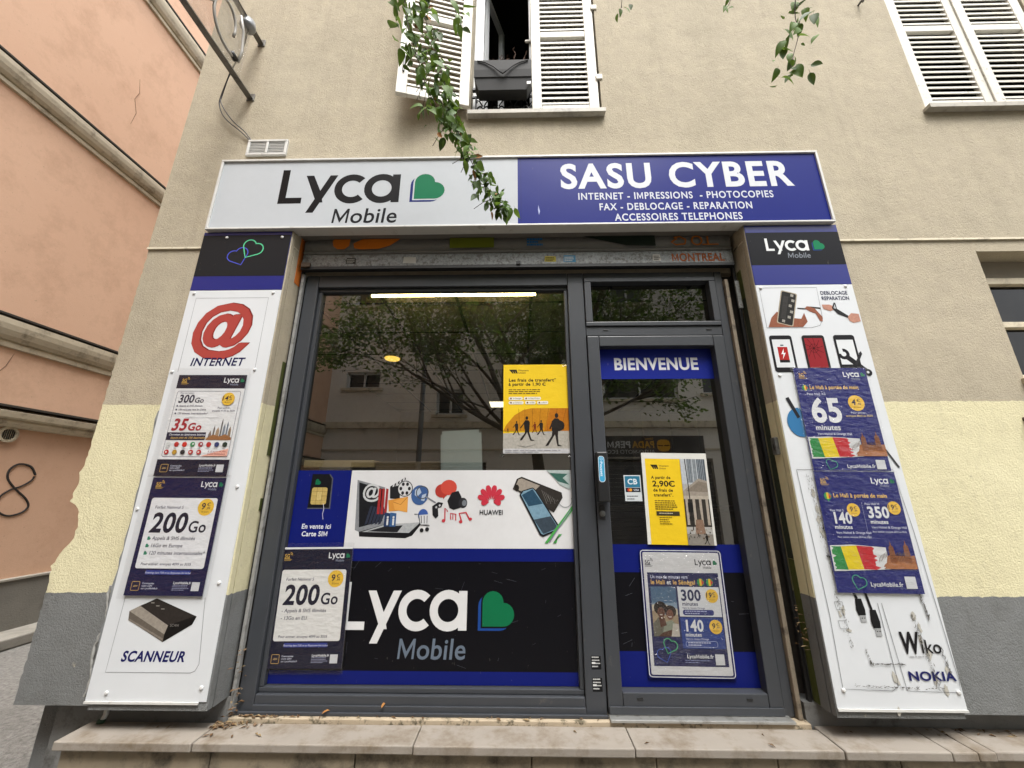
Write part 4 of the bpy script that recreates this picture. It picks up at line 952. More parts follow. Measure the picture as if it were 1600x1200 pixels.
pr.part('envelope_icon').poly([(.24, .27), (.355, .29), (.36, .215), (.25, .205)], '#c98a3e'); pr.poly([(.27, .262), (.36, .292), (.362, .20), (.285, .215)], '#d69a4c'); pr.line([(.272, .26), (.318, .245), (.358, .29)], .003, '#8f5a24')
pr.part('globe_icon').ell(.43, .30, .052, .058, '#3c5a8c', 22); pr.poly([(.40, .33), (.425, .345), (.44, .315), (.415, .29), (.40, .30)], '#a9b6c8'); pr.poly([(.445, .30), (.47, .31), (.46, .265), (.44, .27)], '#a9b6c8'); pr.arc(.445, .315, .036, .006, 0, 360, '#4a4d52'); pr.line([(.47, .29), (.53, .255)], .009, '#7d8086')
pr.part('speech_bubbles').ell(.565, .325, .042, .04, '#a83a32'); pr.ell(.605, .345, .05, .045, '#c04a3e'); pr.poly([(.57, .30), (.575, .275), (.595, .305)], '#a83a32')
pr.part('camera_icon').poly([(.60, .265), (.625, .315), (.665, .325), (.685, .29), (.69, .23), (.64, .215), (.615, .225)], '#202023'); pr.ell(.695, .255, .026, .03, '#2c2c30'); pr.ell(.703, .254, .014, .017, '#70757c')
pr.part('gamepad_icon').poly([(.51, .235), (.545, .26), (.575, .255), (.565, .23), (.545, .225), (.55, .18), (.535, .165), (.515, .185)], '#232326'); pr.ell(.535, .23, .006, .007, '#b9babd', 8); pr.ell(.555, .24, .006, .007, '#b9babd', 8)
pr.part('music_notes').line([(.59, .155), (.588, .225), (.605, .205)], .008, '#b83a44'); pr.ell(.582, .153, .011, .010, '#b83a44', 10); pr.line([(.625, .16), (.622, .195), (.655, .19), (.655, .155)], .007, '#b83a44'); pr.line([(.69, .15), (.675, .195), (.715, .20), (.735, .165)], .009, '#b83a44'); pr.ell(.685, .148, .011, .009, '#b83a44', 10); pr.ell(.742, .163, .011, .009, '#b83a44', 10); pr.line([(.638, .16), (.637, .19)], .005, '#b83a44')
pr.part('trolley_icon').ell(.458, .185, .03, .035, '#3c5a9c'); pr.poly([(.435, .185), (.50, .19), (.495, .135), (.445, .13)], '#c9cbce'); pr.line([(.405, .19), (.43, .19), (.445, .13), (.50, .125)], .005, '#3a3b40')
for i in range(3): pr.line([(.447 + i * .018, .182), (.452 + i * .016, .138)], .004, '#3a3b40')
pr.ell(.455, .10, .012, .012, '#232326', 10); pr.ell(.487, .105, .012, .012, '#232326', 10)
pr.part('petal_logo')
cx, cz = .865, .262
for i in range(8):
    a = R(-8 + i * 28.0); ln = .082 + .012 * math.sin(a); d = (math.cos(a), math.sin(a) * 1.05); n_ = (-d[1], d[0]); wd = .016
    if i in (0, 7): ln *= .75
    pr.poly([(cx + d[0] * .012, cz + d[1] * .012)] + [(cx + d[0] * ln * f + n_[0] * wd * g_, cz + d[1] * ln * f + n_[1] * wd * g_) for f, g_ in ((.5, -.75), (.8, -1.0), (.97, -.6), (1.0, 0), (.97, .6), (.8, 1.0), (.5, .75))], '#b83444')
pr.part('lettering').text('HUAWEI', .795, .188, .026, '#2c2d32', 2, 0, width=.143)
pr.part('smartphone_picture').poly([(1.20, .447), (1.345, .447), (1.345, .33), (1.28, .36), (1.24, .41)], '#b6c4c2'); pr.poly([(1.22, .43), (1.33, .425), (1.30, .40), (1.34, .36), (1.27, .38)], '#3f6a60'); pr.arc(1.31, .27, .04, .003, 150, 380, '#77858a', 14)
pr.poly([(.995, .335), (1.02, .395), (1.05, .408), (1.29, .315), (1.295, .285), (1.24, .20), (1.03, .32)], '#36322f'); pr.poly([(1.005, .338), (1.03, .392), (1.05, .398), (1.16, .355), (1.10, .30), (1.04, .325)], '#a59c90'); pr.ell(1.02, .342, .014, .02, '#26221f', 12)
for i in range(9): pr.line([(1.17 + i * .012, .33 - i * .008), (1.20 + i * .008, .25 + (i % 3) * .012)], .0016, '#8d8a86')
pr.poly([(1.035, .30), (1.05, .325), (1.115, .345), (1.135, .33), (1.27, .125), (1.26, .10), (1.175, .065), (1.155, .072)], '#26282c'); pr.poly([(1.045, .302), (1.06, .322), (1.115, .338), (1.13, .325), (1.26, .122), (1.25, .105), (1.175, .077), (1.162, .082)], '#7fa3b8'); pr.poly([(1.05, .30), (1.115, .335), (1.175, .25), (1.09, .235)], '#2f5068'); pr.poly([(1.12, .16), (1.22, .18), (1.255, .125), (1.245, .107), (1.175, .08)], '#3f4c58')
pr.part('green_slashes')
for a in ((1.18, .03, 1.20, .03, 1.35, .24, 1.35, .21), (1.23, .03, 1.25, .03, 1.285, .08, 1.265, .08)): pr.poly([(a[0], a[1]), (a[2], a[3]), (a[6], a[7]), (a[4], a[5])], '#4a9a4e')
pr.line([(1.21, .035), (1.34, .215)], .004, '#8a6fa0'); pr.flush()

V = thing('window_vinyl', 'navy vinyl square with SIM card picture at the left of the window', 'vinyl', (-1.370, .1665, 1.188))
pr = Print(V, 'vinyl'); pr.part('sheet').rect(0, 0, .332, .447, '#0f1a66')
pr.part('sim_card_picture').poly([(.085, .22), (.225, .22), (.222, .40), (.20, .425), (.09, .425)], '#16171c'); pr.poly([(.085, .22), (.225, .22), (.222, .40), (.20, .425), (.195, .422), (.215, .396), (.217, .226), (.085, .226)], '#5a5d66')
pr.heart(.115, .362, .022, GRN); pr.rrect(.10, .245, .195, .345, .012, '#c9b06a')
for i in range(3): pr.line([(.10, .27 + i * .025), (.195, .27 + i * .025)], .0016, '#7d6a38')
pr.line([(.132, .245), (.132, .345)], .0016, '#7d6a38'); pr.line([(.165, .245), (.165, .345)], .0016, '#7d6a38'); pr.rrect(.135, .272, .162, .318, .004, '#d6bf7c')
pr.part('scratch').line([(.18, .25), (.187, .22), (.183, .19), (.19, .16)], .003, '#c5c8d6')
pr.part('lettering').text('En vente ici', .066, .108, .026, '#d3d6df', 2, .06, width=.178); pr.text('Carte SIM', .072, .066, .026, '#d3d6df', 2, .06, width=.157); pr.flush()

V = thing('window_vinyl', 'black and blue vinyl panel with white Lyca Mobile logo in the lower window', 'vinyl', (-1.372, .1665, .508))
pr = Print(V, 'vinyl'); pr.part('sheet').rect(0, 0, 1.684, .679, '#0f1a66'); pr.part('black_band').rect(0, .063, 1.684, .611, '#0d0d12')
pr.part('logo').logo(.362, .258, .242, '#d4d5d6', '#64707f', '#116843', '#1f4488', '#0d0d12')
pr.part('scratches'); rn = random.Random(5)
for _ in range(26):
    x, z, a, l = rn.uniform(.1, 1.6), rn.uniform(.02, .6), rn.uniform(-.3, 1.6), rn.uniform(.01, .06); pr.line([(x, z), (x + l * math.cos(a), z + l * math.sin(a))], .0009, '#5d6068')
pr.flush()

# ------------------------------------------------------------------ yellow money transfer poster in the window
def person(pr, x, z, h, c, lean=0, stride=.25, arm=.12):
    P = lambda pts: [(x + (a + lean * b) * h, z + b * h) for a, b in pts]
    pr.poly(P([(-.10, .45), (.10, .45), (.12, .75), (.06, .83), (-.06, .83), (-.13, .74)]), c); pr.ell(x + lean * .92 * h, z + .92 * h, .055 * h, .075 * h, c, 10)
    pr.poly(P([(-.08, .48), (.06, .48), (-.02, .3), (-stride * .8, .02), (-stride - .05, 0), (-stride, .1), (-.09, .3)]), c); pr.poly(P([(-.04, .48), (.09, .48), (.10, .3), (stride * .7, .05), (stride + .06, 0), (stride * .55, .0), (.02, .3)]), c)
    pr.poly(P([(-.12, .74), (-.08, .74), (-.12 - arm, .5), (-.16 - arm, .52)]), c)
t, pr = poster('poster', 'bright yellow money transfer poster with walking people at the window edge', (-.101, .155, 1.735), 0, 41.5, 58, 'paper', '#dcba22')
pr.part('logo'); 
for k in range(3): pr.poly([(3.6 + k * 1.6, 54.6), (5.4 + k * 1.6, 54.6), (6.7 + k * 1.35, 51.9), (5.9 + k * 1.3, 51.9)], '#2a2416')
pr.text('Western', 9.6, 53.4, 1.25, '#4a3f20', 1, 0, width=7); pr.text('Union', 9.6, 51.8, 1.25, '#4a3f20', 1, 0, width=5)
pr.part('lettering').text("Les frais de transfert*", 3.4, 46.4, 2.0, '#2a2416', 3, 0, width=31); pr.text('à partir de 1,90 €', 3.4, 43.6, 2.0, '#2a2416', 3, 0, width=24)
pr.greek(3.4, 40.6, 24, 3, 1.25, '#5d4c1c', 3, .45)
pr.part('country_tags')
for x, z, w_, l in ((3.4, 34, 9, 'le Sénégal'), (13.2, 34, 11, "la Côte d'Ivoire"), (3.4, 31.2, 9.6, 'le Cameroun'), (14, 31.2, 6.8, 'le Mali'), (21.6, 31.2, 7.2, 'le Bénin')):
    pr.rrect(x, z, x + w_, z + 2.1, .9, '#d9d6c8'); pr.ell(x + 1.5, z + 1.05, .6, .6, '#6a4a2c', 8); pr.text(l, x + 2.9, z + .7, .85, '#4a4636', 1, 0, width=w_ - 3.8)
pr.part('picture').poly([(0, 14), (2, 18), (7, 24), (13, 27.6), (18, 28.6), (41.5, 28.6), (41.5, 14)], '#c9881c'); pr.poly([(0, 2.5), (41.5, 2.5), (41.5, 14.2), (0, 12.5)], '#b5b1a8'); pr.rect(0, 0, 41.5, 3, '#c9c9cc')
pr.poly([(26, 14), (41.5, 14), (41.5, 28.6), (30, 28.6)], '#bf7418')
for x in (11, 14.5, 19, 23.5, 28, 33, 38): pr.line([(x, 14.2), (x - .6 + (x - 20) * .02, 20), (x + (x - 21) * .12, 28.4)], .18, '#6a4210')
for x, z, h_, c in ((8.5, 11.4, 9, '#2c2620'), (3, 13, 3, '#5a3a1c'), (20, 12.8, 7, '#7a3418'), (24, 11.4, 9.6, '#2c2620'), (15, 8, 15.5, '#241f1c')): person(pr, x, z, h_, c)
person(pr, 31.5, 4.5, 21, '#2a2522', .12, .2, .02); pr.ell(34.5, 17.4, 4.2, 3.6, '#2a2522', 14)
pr.line([(9, 5), (14, 4), (20, 5.5)], .3, '#8d8a84'); pr.greek(1, 1.7, 36, 2, 1, '#8d8d92', 6, .3); pr.flush()
for x, z in ((.40, .575), (.415, -.01), (-.005, -.01)):
    s = MB(); s.box(x - .012, x + .012, -.0035, -.003, z - .012, z + .012); s.build('tape', M_FILM, t, local=True)

# ------------------------------------------------------------------ door vinyl and posters
V = thing('door_vinyl', 'blue vinyl band reading BIENVENUE at the top of the door glass', 'vinyl', (.528, .1665, 2.216))
pr = Print(V, 'vinyl'); pr.part('sheet').rect(0, 0, .743, .207, '#162480'); pr.part('lettering').text('BIENVENUE', .098, .064, .078, '#d8dade', 3, 0, width=.555); pr.flush()
V = thing('door_vinyl', 'black vinyl with blue bands over the lower half of the door glass', 'vinyl', (.528, .1665, .508))
pr = Print(V, 'vinyl'); pr.part('sheet').rect(0, 0, .743, .705, '#0f1a66'); pr.part('black_band').rect(0, .165, .743, .557, '#0d0d12'); pr.part('scratches'); rn = random.Random(8)
for _ in range(22):
    x, z, a, l = rn.uniform(.02, .72), rn.uniform(.02, .69), rn.uniform(-.3, 1.4), rn.uniform(.01, .06); pr.line([(x, z), (x + l * math.cos(a), z + l * math.sin(a))], .0009, '#6d7078')
pr.flush()
t, pr = poster('poster', 'half yellow money transfer poster with city street photo on the door glass', (.742, .1575, 1.214), .8, 39.5, 52.5, 'paper', '#cfcfca')
pr.part('yellow_half').poly([(2, 0), (23.5, 0), (23.2, 49), (2, 49)], '#dcba22')
pr.part('logo')
for k in range(3): pr.poly([(5 + k * 1.3, 45.4), (6.5 + k * 1.3, 45.4), (7.5 + k * 1.15, 42.8), (6.8 + k * 1.1, 42.8)], '#2a2416')
pr.text('Western', 10.2, 44.2, 1.1, '#4a3f20', 1, 0, width=6); pr.text('Union', 10.2, 42.7, 1.1, '#4a3f20', 1, 0, width=4.2)
pr.part('lettering').text('A partir de', 5, 37, 1.7, '#2a2416', 3, 0, width=11.6); pr.text('2,90€', 5.4, 32.6, 3.2, '#2a2416', 3, 0, width=13.4); pr.text('de frais de', 5.6, 29.6, 1.7, '#2a2416', 3, 0, width=11.8); pr.text("transfert*.", 5.8, 26.8, 1.7, '#2a2416', 3, 0, width=11.6)
pr.greek(6, 24, 13, 5, 1.15, '#5d4c1c', 5, .5); pr.rect(6.4, 16, 20, 18.4, '#3a3424'); pr.greek(8, 17, 10, 1, 1, '#b5ac90', 2, .5)
for r_ in range(4): pr.greek(8, 14.8 - r_ * 1.2, 11, 1, 1, '#5d4c1c', 30 + r_, .4)
pr.part('street_picture').rect(23.2, 0, 38, 49, '#b9b8b4'); pr.rect(23.2, 34, 38, 49, '#c3c9ce')
for x, z, w_, c in ((27, 35, 3, '#6f7880'), (30.5, 34, 2, '#8a9298'), (33, 36, 5, '#59626c')): pr.rect(x, z, x + w_, 49, c)
for x in (27.4, 28.4, 29.4, 33.6, 34.6, 35.6, 36.6): pr.rect(x, 35, x + .25, 49, '#aab1b6')
pr.poly([(23.2, 30), (33, 37.5), (38, 36), (38, 27), (23.2, 27)], '#a39a8e'); pr.poly([(25, 30), (33, 36), (38, 34.6), (38, 29.6)], '#8a8074'); pr.rect(23.2, 25.5, 38, 27.4, '#b9b0a2')
pr.rect(23.2, 10, 38, 25.5, '#3a3632')
for x in (24, 28.2, 32, 35.8): pr.rect(x, 11, x + 1.5, 25.5, '#b3a99c')
pr.poly([(28, 6), (34, 6), (33, 14), (29, 14)], '#8f7462'); pr.poly([(30, 14), (32.4, 14), (32, 20), (30.6, 21)], '#4a453f'); pr.rect(23.2, 0, 38, 6, '#8f8a82')
pr.line([(26, 49), (26.6, 34), (27, 8)], .5, '#2b2a2a'); pr.rect(25.2, 18, 28.2, 23.5, '#242424'); pr.ell(26.8, 14.6, 1.5, 1.6, '#2e2c2a', 12); person(pr, 34.2, 0.5, 6, '#26221f'); person(pr, 29.5, 4, 3, '#4a4038'); person(pr, 25, 4, 3.4, '#3a3632')
for i in range(14): pr.rect(23.6 + (i * 1.03) % 14, 3 + (i * 2.3) % 6, 24.4 + (i * 1.03) % 14, 3.8 + (i * 2.3) % 6, ['#5a5550', '#a39c92', '#6f5a4a'][i % 3])
pr.flush()

t, pr = poster('framed_poster', 'Lyca poster in clear frame on the door with smiling couple and minutes offers', (.683, .156, .553), .5, 46.4, 63.6, 'film', '#151b52')
pr.part('white_outline').line(rr(.5, .6, 45.9, 63, 1.6), .4, '#c9ccd2', True); pr.part('white_border').rrect(1.6, 1.6, 44.8, 62, 1.0, '#cdced0')
pr.part('blue_field').rect(3.4, 5.6, 43.2, 51.4, '#161a4c'); lyca_head(pr, False, 55.4, 44.5, '#3a3a42')
pr.part('lettering').text('Un max de minutes vers', 5, 48.4, 1.7, '#c9cce0', 1, 0, width=21); pr.text('le Mali', 5, 45.4, 2.2, '#d9b060', 2, width=8); pr.text('et', 14.0, 45.4, 2.2, '#d8dbde', 2, width=2.4); pr.text('le Sénégal', 17.4, 45.4, 2.2, '#d9b060', 2, width=12.6); drop_flag(pr, 33, 46.6, 2.0); drop_flag(pr, 38, 46.6, 2.0)
pr.part('couple_picture').rect(4.6, 19.6, 18.6, 44.2, '#8aa0b4'); pr.rect(4.6, 36, 18.6, 44.2, '#54728f'); pr.poly([(4.6, 19.6), (18.6, 19.6), (18.6, 31), (12, 30), (4.6, 33)], '#a8957a'); pr.poly([(4.6, 32), (9, 33), (18.6, 30), (18.6, 33), (10, 36), (4.6, 35)], '#cfc4ae')
pr.poly([(4.6, 19.6), (4.8, 26), (8, 29), (11, 27), (12.5, 19.6)], '#6d6a5c'); pr.poly([(9, 19.6), (11, 26.4), (15, 27.6), (18.6, 24), (18.6, 19.6)], '#8f9684'); pr.poly([(7, 19.6), (9.8, 21.6), (15, 23), (14, 19.6)], '#5a3a2a'); pr.poly([(14, 19.6), (15.5, 26), (18.4, 25.6), (18.6, 19.6)], '#c5c0b4')
for x, z, r_, c in ((9.2, 33.4, 3.6, '#241a16'), (14.6, 31.8, 3.2, '#2a1c16')): pr.ell(x, z, r_, r_ * .95, c, 16)
pr.ell(9.4, 31.2, 2.1, 2.7, '#6a4434', 14); pr.ell(14.2, 30.2, 1.9, 2.6, '#7a5040', 14)
for x, z in ((9.4, 31.2), (14.2, 30.2)):
    pr.ell(x - .7, z + .5, .28, .2, '#1d1412', 8); pr.ell(x + .7, z + .5, .28, .2, '#1d1412', 8); pr.poly([(x - .9, z - .9), (x + .9, z - .9), (x + .5, z - 1.4), (x - .5, z - 1.4)], '#d8d0c8'); pr.poly([(x - .2, z - .3), (x + .25, z - .3), (x, z + .3)], '#5a382a')
pr.poly([(8, 28.8), (11, 28.8), (12, 25), (8.6, 24)], '#5f3d2e')
pr.part('offer_card').rect(19.6, 29.4, 42.6, 44.2, '#cdd0d4'); pr.rect(19.6, 14, 42.6, 29.0, '#1f3a80')
pr.text('300', 21, 37.4, 5.2, '#20264e', 3, 0, width=11.4); pr.text('minutes', 21.4, 34.8, 1.8, '#20264e', 2); pr.text('Vers le réseau Orange', 21.4, 33.2, .9, '#3a3f5e', 1); pr.rrect(21.4, 30, 38.4, 32.8, 1.2, '#27306e'); pr.greek(22.6, 31.8, 14, 2, 1.1, '#a9b0d0', 4, .45)
pr.text('140', 21.2, 22.4, 5.2, '#d8dbde', 3, 0, width=10.8); pr.text('minutes', 21.6, 19.8, 1.8, '#d8dbde', 2); pr.text('Vers le réseau Orange', 21.6, 18.2, .9, '#c0c6de', 1); pr.line(rr(21.4, 14.8, 38.4, 17.6, 1.2), .2, '#a9b4d8', True); pr.greek(22.6, 16.6, 14, 2, 1.1, '#c0c6de', 7, .45)
pr.part('price_badge').badge(38.2, 39.8, 3.5, YEL, '19', ',99'); pr.part('price_badge').badge(38.4, 24.6, 3.5, YEL, '9', ',99')
pr.part('heart_outlines').heart_line(10.4, 7.4, 4.4, .5, '#3350a8', R(62)); pr.heart_line(11.2, 11.6, 4.4, .5, '#3f9a6a', R(22))
pr.part('web_address').text('LycaMobile.fr', 35.4, 9.6, 1.7, '#d8dbde', 2, 0, 'r'); pr.greek(20, 8.4, 15, 2, .9, '#8a92bc', 9); pr.rect(36.2, 6.6, 41, 11.6, '#c9ccd0'); pr.flush()
s = MB(); s.box(.012, .452, -.0065, -.006, .012, .624); s.build('clear_cover', film_mat('clear_cover', .06, .05), t, local=True)
t = thing('card_sticker', 'bank card payment sticker on the door glass left of the street photo poster', 'sticker', (.634, .1665, 1.453))
pr = Print(t, 'vinyl', .01); pr.part('sheet').rect(0, 0, 10.2, 15.2, '#c3c9cc'); pr.part('print').rect(.6, 8, 9.6, 14.6, '#2f6f8c'); pr.text('CB', 5.1, 9.9, 3.0, '#cfd8dc', 3, 0, 'c', width=6); pr.rect(.6, 5.2, 9.6, 7.8, '#20242c'); pr.ell(2.6, 6.5, .9, .9, '#c0402c', 12); pr.ell(3.7, 6.5, .9, .9, '#d09030', 12); pr.text('VISA', 6.9, 5.9, 1.1, '#c9d0dc', 2, .2, 'c'); pr.greek(1.2, 2.6, 7.6, 2, 1.6, '#4a4f54', 3); pr.flush()
# ------------------------------------------------------------------ louvred shutters
def louvre(label, loc, rotz, w, h, group, open_slats=44.0):
    """leaf hinged on its own left edge at the origin, facing -y; slats slope down and out"""
    t = thing('louvred_shutter', label, 'shutter', loc, (0, 0, R(rotz)), group)
    st, th = .075, .034
    for x0, x1 in ((0, st), (w - st, w)):
        s = MB(); s.box(x0, x1, 0, th, 0, h); s.build('stile', M_WOODW, t, bev=.004, local=True)
    rails = [(0, .075), (.80, .865), (h - .09, h)]
    for z0, z1 in rails:
        s = MB(); s.box(st + .001, w - st - .001, .002, th - .002, z0 + .001, z1); s.build('rail', M_WOODW, t, bev=.004, local=True)
    sl = MB(); a = R(open_slats); d, q = .036, .0135
    c, sn = math.cos(a), math.sin(a); vs = []
    for x in (st + .001, w - st - .001):
        for u, v in ((-d / 2, -q / 2), (d / 2, -q / 2), (d / 2, q / 2), (-d / 2, q / 2)): vs.append((x, u * c + th / 2, u * sn + v / c))
    sl.add(vs, [(0, 1, 2, 3), (7, 6, 5, 4), (0, 4, 5, 1), (1, 5, 6, 2), (2, 6, 7, 3), (3, 7, 4, 0)])
    me = None
    for (p, q0), (q1, r_) in zip(rails, rails[1:]):
        z = q0 + .034; 
        while z < q1 - .012:
            if me is None: o = sl.build('slat', M_WOODW, t, local=True); me = o.data
            else:
                o = bpy.data.objects.new('slat', me); COL.objects.link(o); o.parent = t
            o.location = (0, random.uniform(-.001, .001), z); o.rotation_euler = (R(random.uniform(-2.5, 2.5)), R(random.uniform(-.25, .25)), 0); z += .0535
    return t
GS = 'white louvred window shutters'
# closed right leaf of the middle window, open left leaf swung out against the wall
t = louvre('closed white louvred shutter over the right half of the window above the sign', (.112, -.006, 4.276), 0, .512, 1.75, GS)
for z in (.32, 1.1):
    s = MB(); s.box(.50, .55, -.012, .012, z, z + .05); s.build('hinge', M_WOODW, t, bev=.004, local=True)
t = louvre('open white louvred shutter swung out left of the window behind the hanging branch', (-.37, -.035, 4.276), 193, .53, 1.75, GS, -40)
s = MB(); s.box(.48, .496, .034, .045, .20, .36); s.build('bolt', M_DARK, t, bev=.004, local=True)
louvre('closed white louvred shutter leaf at the upper right, left of its pair', (3.036, -.004, 4.256), 0, .530, 1.75, GS)
louvre('closed white louvred shutter leaf at the upper right, right of its pair', (3.572, -.004, 4.256), 0, .530, 1.75, GS)
s = MB(); s.box(3.555, 3.60, -.016, -.005, 4.256, 5.9)
tag(s.build('shutter_cover_strip', M_WOODW, bev=.004), 'white cover strip where the two upper right shutters meet', 'strip')
for nm, x0, x1, z, lab in (('window_ledge', -.375, .655, 4.252, 'pale metal sill under the middle upstairs window'), ('window_ledge', 3.005, 4.15, 4.236, 'pale metal sill under the upper right shuttered window')):
    s = MB(); s.box(x0, x1, -.055, .15, z - .026, z); s.box(x0, x1, -.058, -.0555, z - .034, z + .003)
    tag(s.build(nm, M_ZINC, bev=.002), lab, 'window sill')

# ------------------------------------------------------------------ the middle window: frame, open casement, guard rail, planter
WN = thing('upstairs_window', 'white framed upstairs window standing open above the sign', 'window', (.14, .1, 4.26))
for a in ((-.36, -.285, 4.265, 6.04), (.565, .638, 4.265, 6.04), (-.284, .564, 5.97, 6.04), (-.284, .564, 4.265, 4.34), (.10, .16, 4.341, 5.969)):
    s = MB(); s.box(a[0], a[1], .09, .148, a[2], a[3]); s.build('frame', M_PVC, WN, bev=.004)
e1 = MB()
for a in ((0, .05, 0, 1.6), (.33, .38, 0, 1.6), (.051, .329, 0, .06), (.051, .329, 1.54, 1.6)): e1.box(a[0], a[1], 0, .04, a[2], a[3])
o = e1.build('open_casement', M_PVC, WN); o.location = (-.27, .16, 4.345); o.rotation_euler = (0, 0, R(68)); o.matrix_parent_inverse = world_of(WN).inverted()
for z in (4.72, 5.15):
    s = MB(); s.box(.065, .13, .07, .088, z, z + .028); s.build('latch', M_WOODW, WN, bev=.008)
cs = MB()
for i in range(9):
    x = .17 + i * .045; cs.tube([(x, .20 + .012 * math.sin(i * 2.1), 4.36), (x + .01, .205 + .012 * math.cos(i), 5.95)], .022, 8, False)
cs.build('curtain', mat('grey_curtain', '#8a8781', .9, .08, 10), WN, smooth=True)
GRD = thing('guard_rail', 'black wrought iron guard rail across the foot of the upstairs window', 'railing', (.14, .03, 4.27))
s = MB(); s.box(-.355, .635, .015, .04, 4.545, 4.572); s.build('top_bar', M_IRON, GRD, bev=.003)
s = MB(); s.box(-.355, .635, .02, .034, 4.475, 4.49); s.build('bar', M_IRON, GRD)
s = MB(); s.box(-.355, .635, .02, .034, 4.292, 4.304); s.build('bar', M_IRON, GRD)
for i in range(9):
    x = -.33 + i * .118
    s = MB(); s.box(x, x + .012, .02, .032, 4.305, 4.474); s.build('upright', M_IRON, GRD)
for i in range(8):
    cx = -.33 + i * .118 + .064
    s = MB()
    for sx in (-1, 1):
        s.tube([(cx + sx * (.026 + .020 * math.cos(R(a)) - a * .00002), .026, 4.355 + (.035 - a * .00004) * math.sin(R(a))) for a in range(0, 340, 28)], .0055, 6)
        s.tube([(cx + sx * .005, .026, 4.39), (cx + sx * .03, .026, 4.44), (cx + sx * .048, .026, 4.45), (cx + sx * .05, .026, 4.425)], .005, 6)
    s.build('scroll', M_IRON, GRD, smooth=True)
PT = thing('window_planter', 'dark grey trough planter with dead stems hung on the guard rail', 'planter', (-.08, -.06, 4.395))
s = MB(); x0, x1 = -.325, .106
prof = [(-.125, 4.650), (-.135, 4.640), (-.128, 4.555), (-.118, 4.495), (-.112, 4.490), (-.095, 4.395), (-.012, 4.395), (0.012, 4.495), (.012, 4.650), (.0, 4.650), (-.005, 4.515), (-.10, 4.515), (-.115, 4.650)]
vs = []
for k, x in enumerate((x0, x0 + .012, x1 - .012, x1)):
    for y, z in prof: vs.append((x + (.035 if k < 2 else -.035) * max(0, (4.495 - z)) / .1, y, z))
n = len(prof); fs = []
for k in range(3):
    for i in range(n): fs.append((k * n + i, (k + 1) * n + i, (k + 1) * n + (i + 1) % n, k * n + (i + 1) % n))
fs += [tuple(range(n))[::-1], tuple(3 * n + i for i in range(n))]
s.add(vs, fs); s.build('trough', M_PLANT, PT)
s = MB()
for k, sg in ((0, 1), (1, -1)):
    c = (x0 + x1) / 2; pts = [(c - sg * .19, -.139, 4.630), (c - sg * .13, -.139, 4.610), (c - sg * .07, -.138, 4.570), (c - sg * .03, -.136, 4.530), (c, -.133, 4.505)]
    s.tube(pts, .0045, 6)
s.build('relief_fold', M_PLANT, PT, smooth=True)
s = MB(); s.box(x0 + .02, x1 - .02, -.1, -.008, 4.595, 4.630); s.build('soil', mat('dry_soil', '#3a3028', .95, .2, 40), PT)
s = MB(); rn = random.Random(21)
for i in range(11):
    x = rn.uniform(x0 + .1, x1 - .08); y = rn.uniform(-.09, -.03); p = Vector((x, y, 4.630)); pts = [p]
    for k in range(4): p = p + Vector((rn.uniform(-.025, .025), rn.uniform(-.02, .02), rn.uniform(.025, .05))); pts.append(p.copy())
    s.tube(pts, [.004, .0035, .003, .0025, .002], 5)
    for q in pts[2:]: s.tube([q, q + Vector((rn.uniform(-.03, .03), rn.uniform(-.02, .0), rn.uniform(.005, .025)))], .0022, 4)
s.build('dead_stems', M_DEAD, PT)
s = MB(); s.box(.07, .10, -.118, -.115, 4.420, 4.445); s.build('label_tag', M_WHITEAL, PT)

# ------------------------------------------------------------------ vent grille, blade sign and cables above the sign
VG = thing('vent_grille', 'white two-panel vent grille on the wall above the left end of the sign', 'vent', (-1.865, -.01, 3.9))
for a in ((-2.012, -1.712, 4.022, 4.040), (-2.012, -1.712, 3.898, 3.914), (-2.012, -1.994, 3.915, 4.021), (-1.730, -1.712, 3.915, 4.021), (-1.87, -1.854, 3.915, 4.021)):
    s = MB(); s.box(a[0], a[1], -.026, -.006, a[2], a[3]); s.build('frame', M_WHITEAL, VG, bev=.003)
s = MB(); s.box(-1.993, -1.731, -.0095, -.0085, 3.915, 4.021); s.build('backing', M_DARK, VG)
for i in range(7):
    for x0, x1 in ((-1.993, -1.871), (-1.853, -1.731)):
        s = MB(); z = 3.922 + i * .0145; s.box(x0, x1, -.020, -.012, z, z + .0045); s.build('louvre', M_WHITEAL, VG)
BS = thing('blade_sign', 'unlit projecting sign of clear acrylic with glass tubing on two metal bars', 'sign', (-2.09, -.01, 4.5))
M_BAR = mat('sign_bar', '#6f6d68', .5, .15, 20, metal=.3, stain='#3c3a37', ss=9)
for x, z, y1 in ((-2.085, 4.46, -1.9), (-2.105, 5.05, -1.9)):
    s = MB(); s.box(x - .022, x + .022, y1, -.010, z - .004, z); s.box(x - .022, x - .018, y1, -.010, z + .001, z + .04); s.box(x + .004, x + .008, y1, -.010, z + .001, z + .025); s.build('bar', M_BAR, BS)
    s = MB(); s.box(x - .03, x + .03, -.016, -.0085, z - .02, z + .05); s.build('wall_plate', M_BAR, BS, bev=.003)
s = MB(); s.box(-2.094, -2.089, -1.85, -.14, 4.505, 5.045); s.build('acrylic_plate', film_mat('acrylic', .22, .08), BS)
M_TUBE = film_mat('glass_tubing', .35, .15)
def loop(pts, r=.010): MB().tube(pts, r, 8).build('glass_tube', mat('frosted_tube', '#a9a6a0', .25, .1, 20), BS, smooth=True)
X_ = -2.072
loop([(X_, -.34 - .13 * math.cos(R(a)) - a * .0004, 4.72 + .17 * math.sin(R(a))) for a in range(-120, 200, 16)])
loop([(X_, -.64 - .17 * math.cos(R(a)), 4.80 + .15 * math.sin(R(a))) for a in range(-200, 120, 16)])
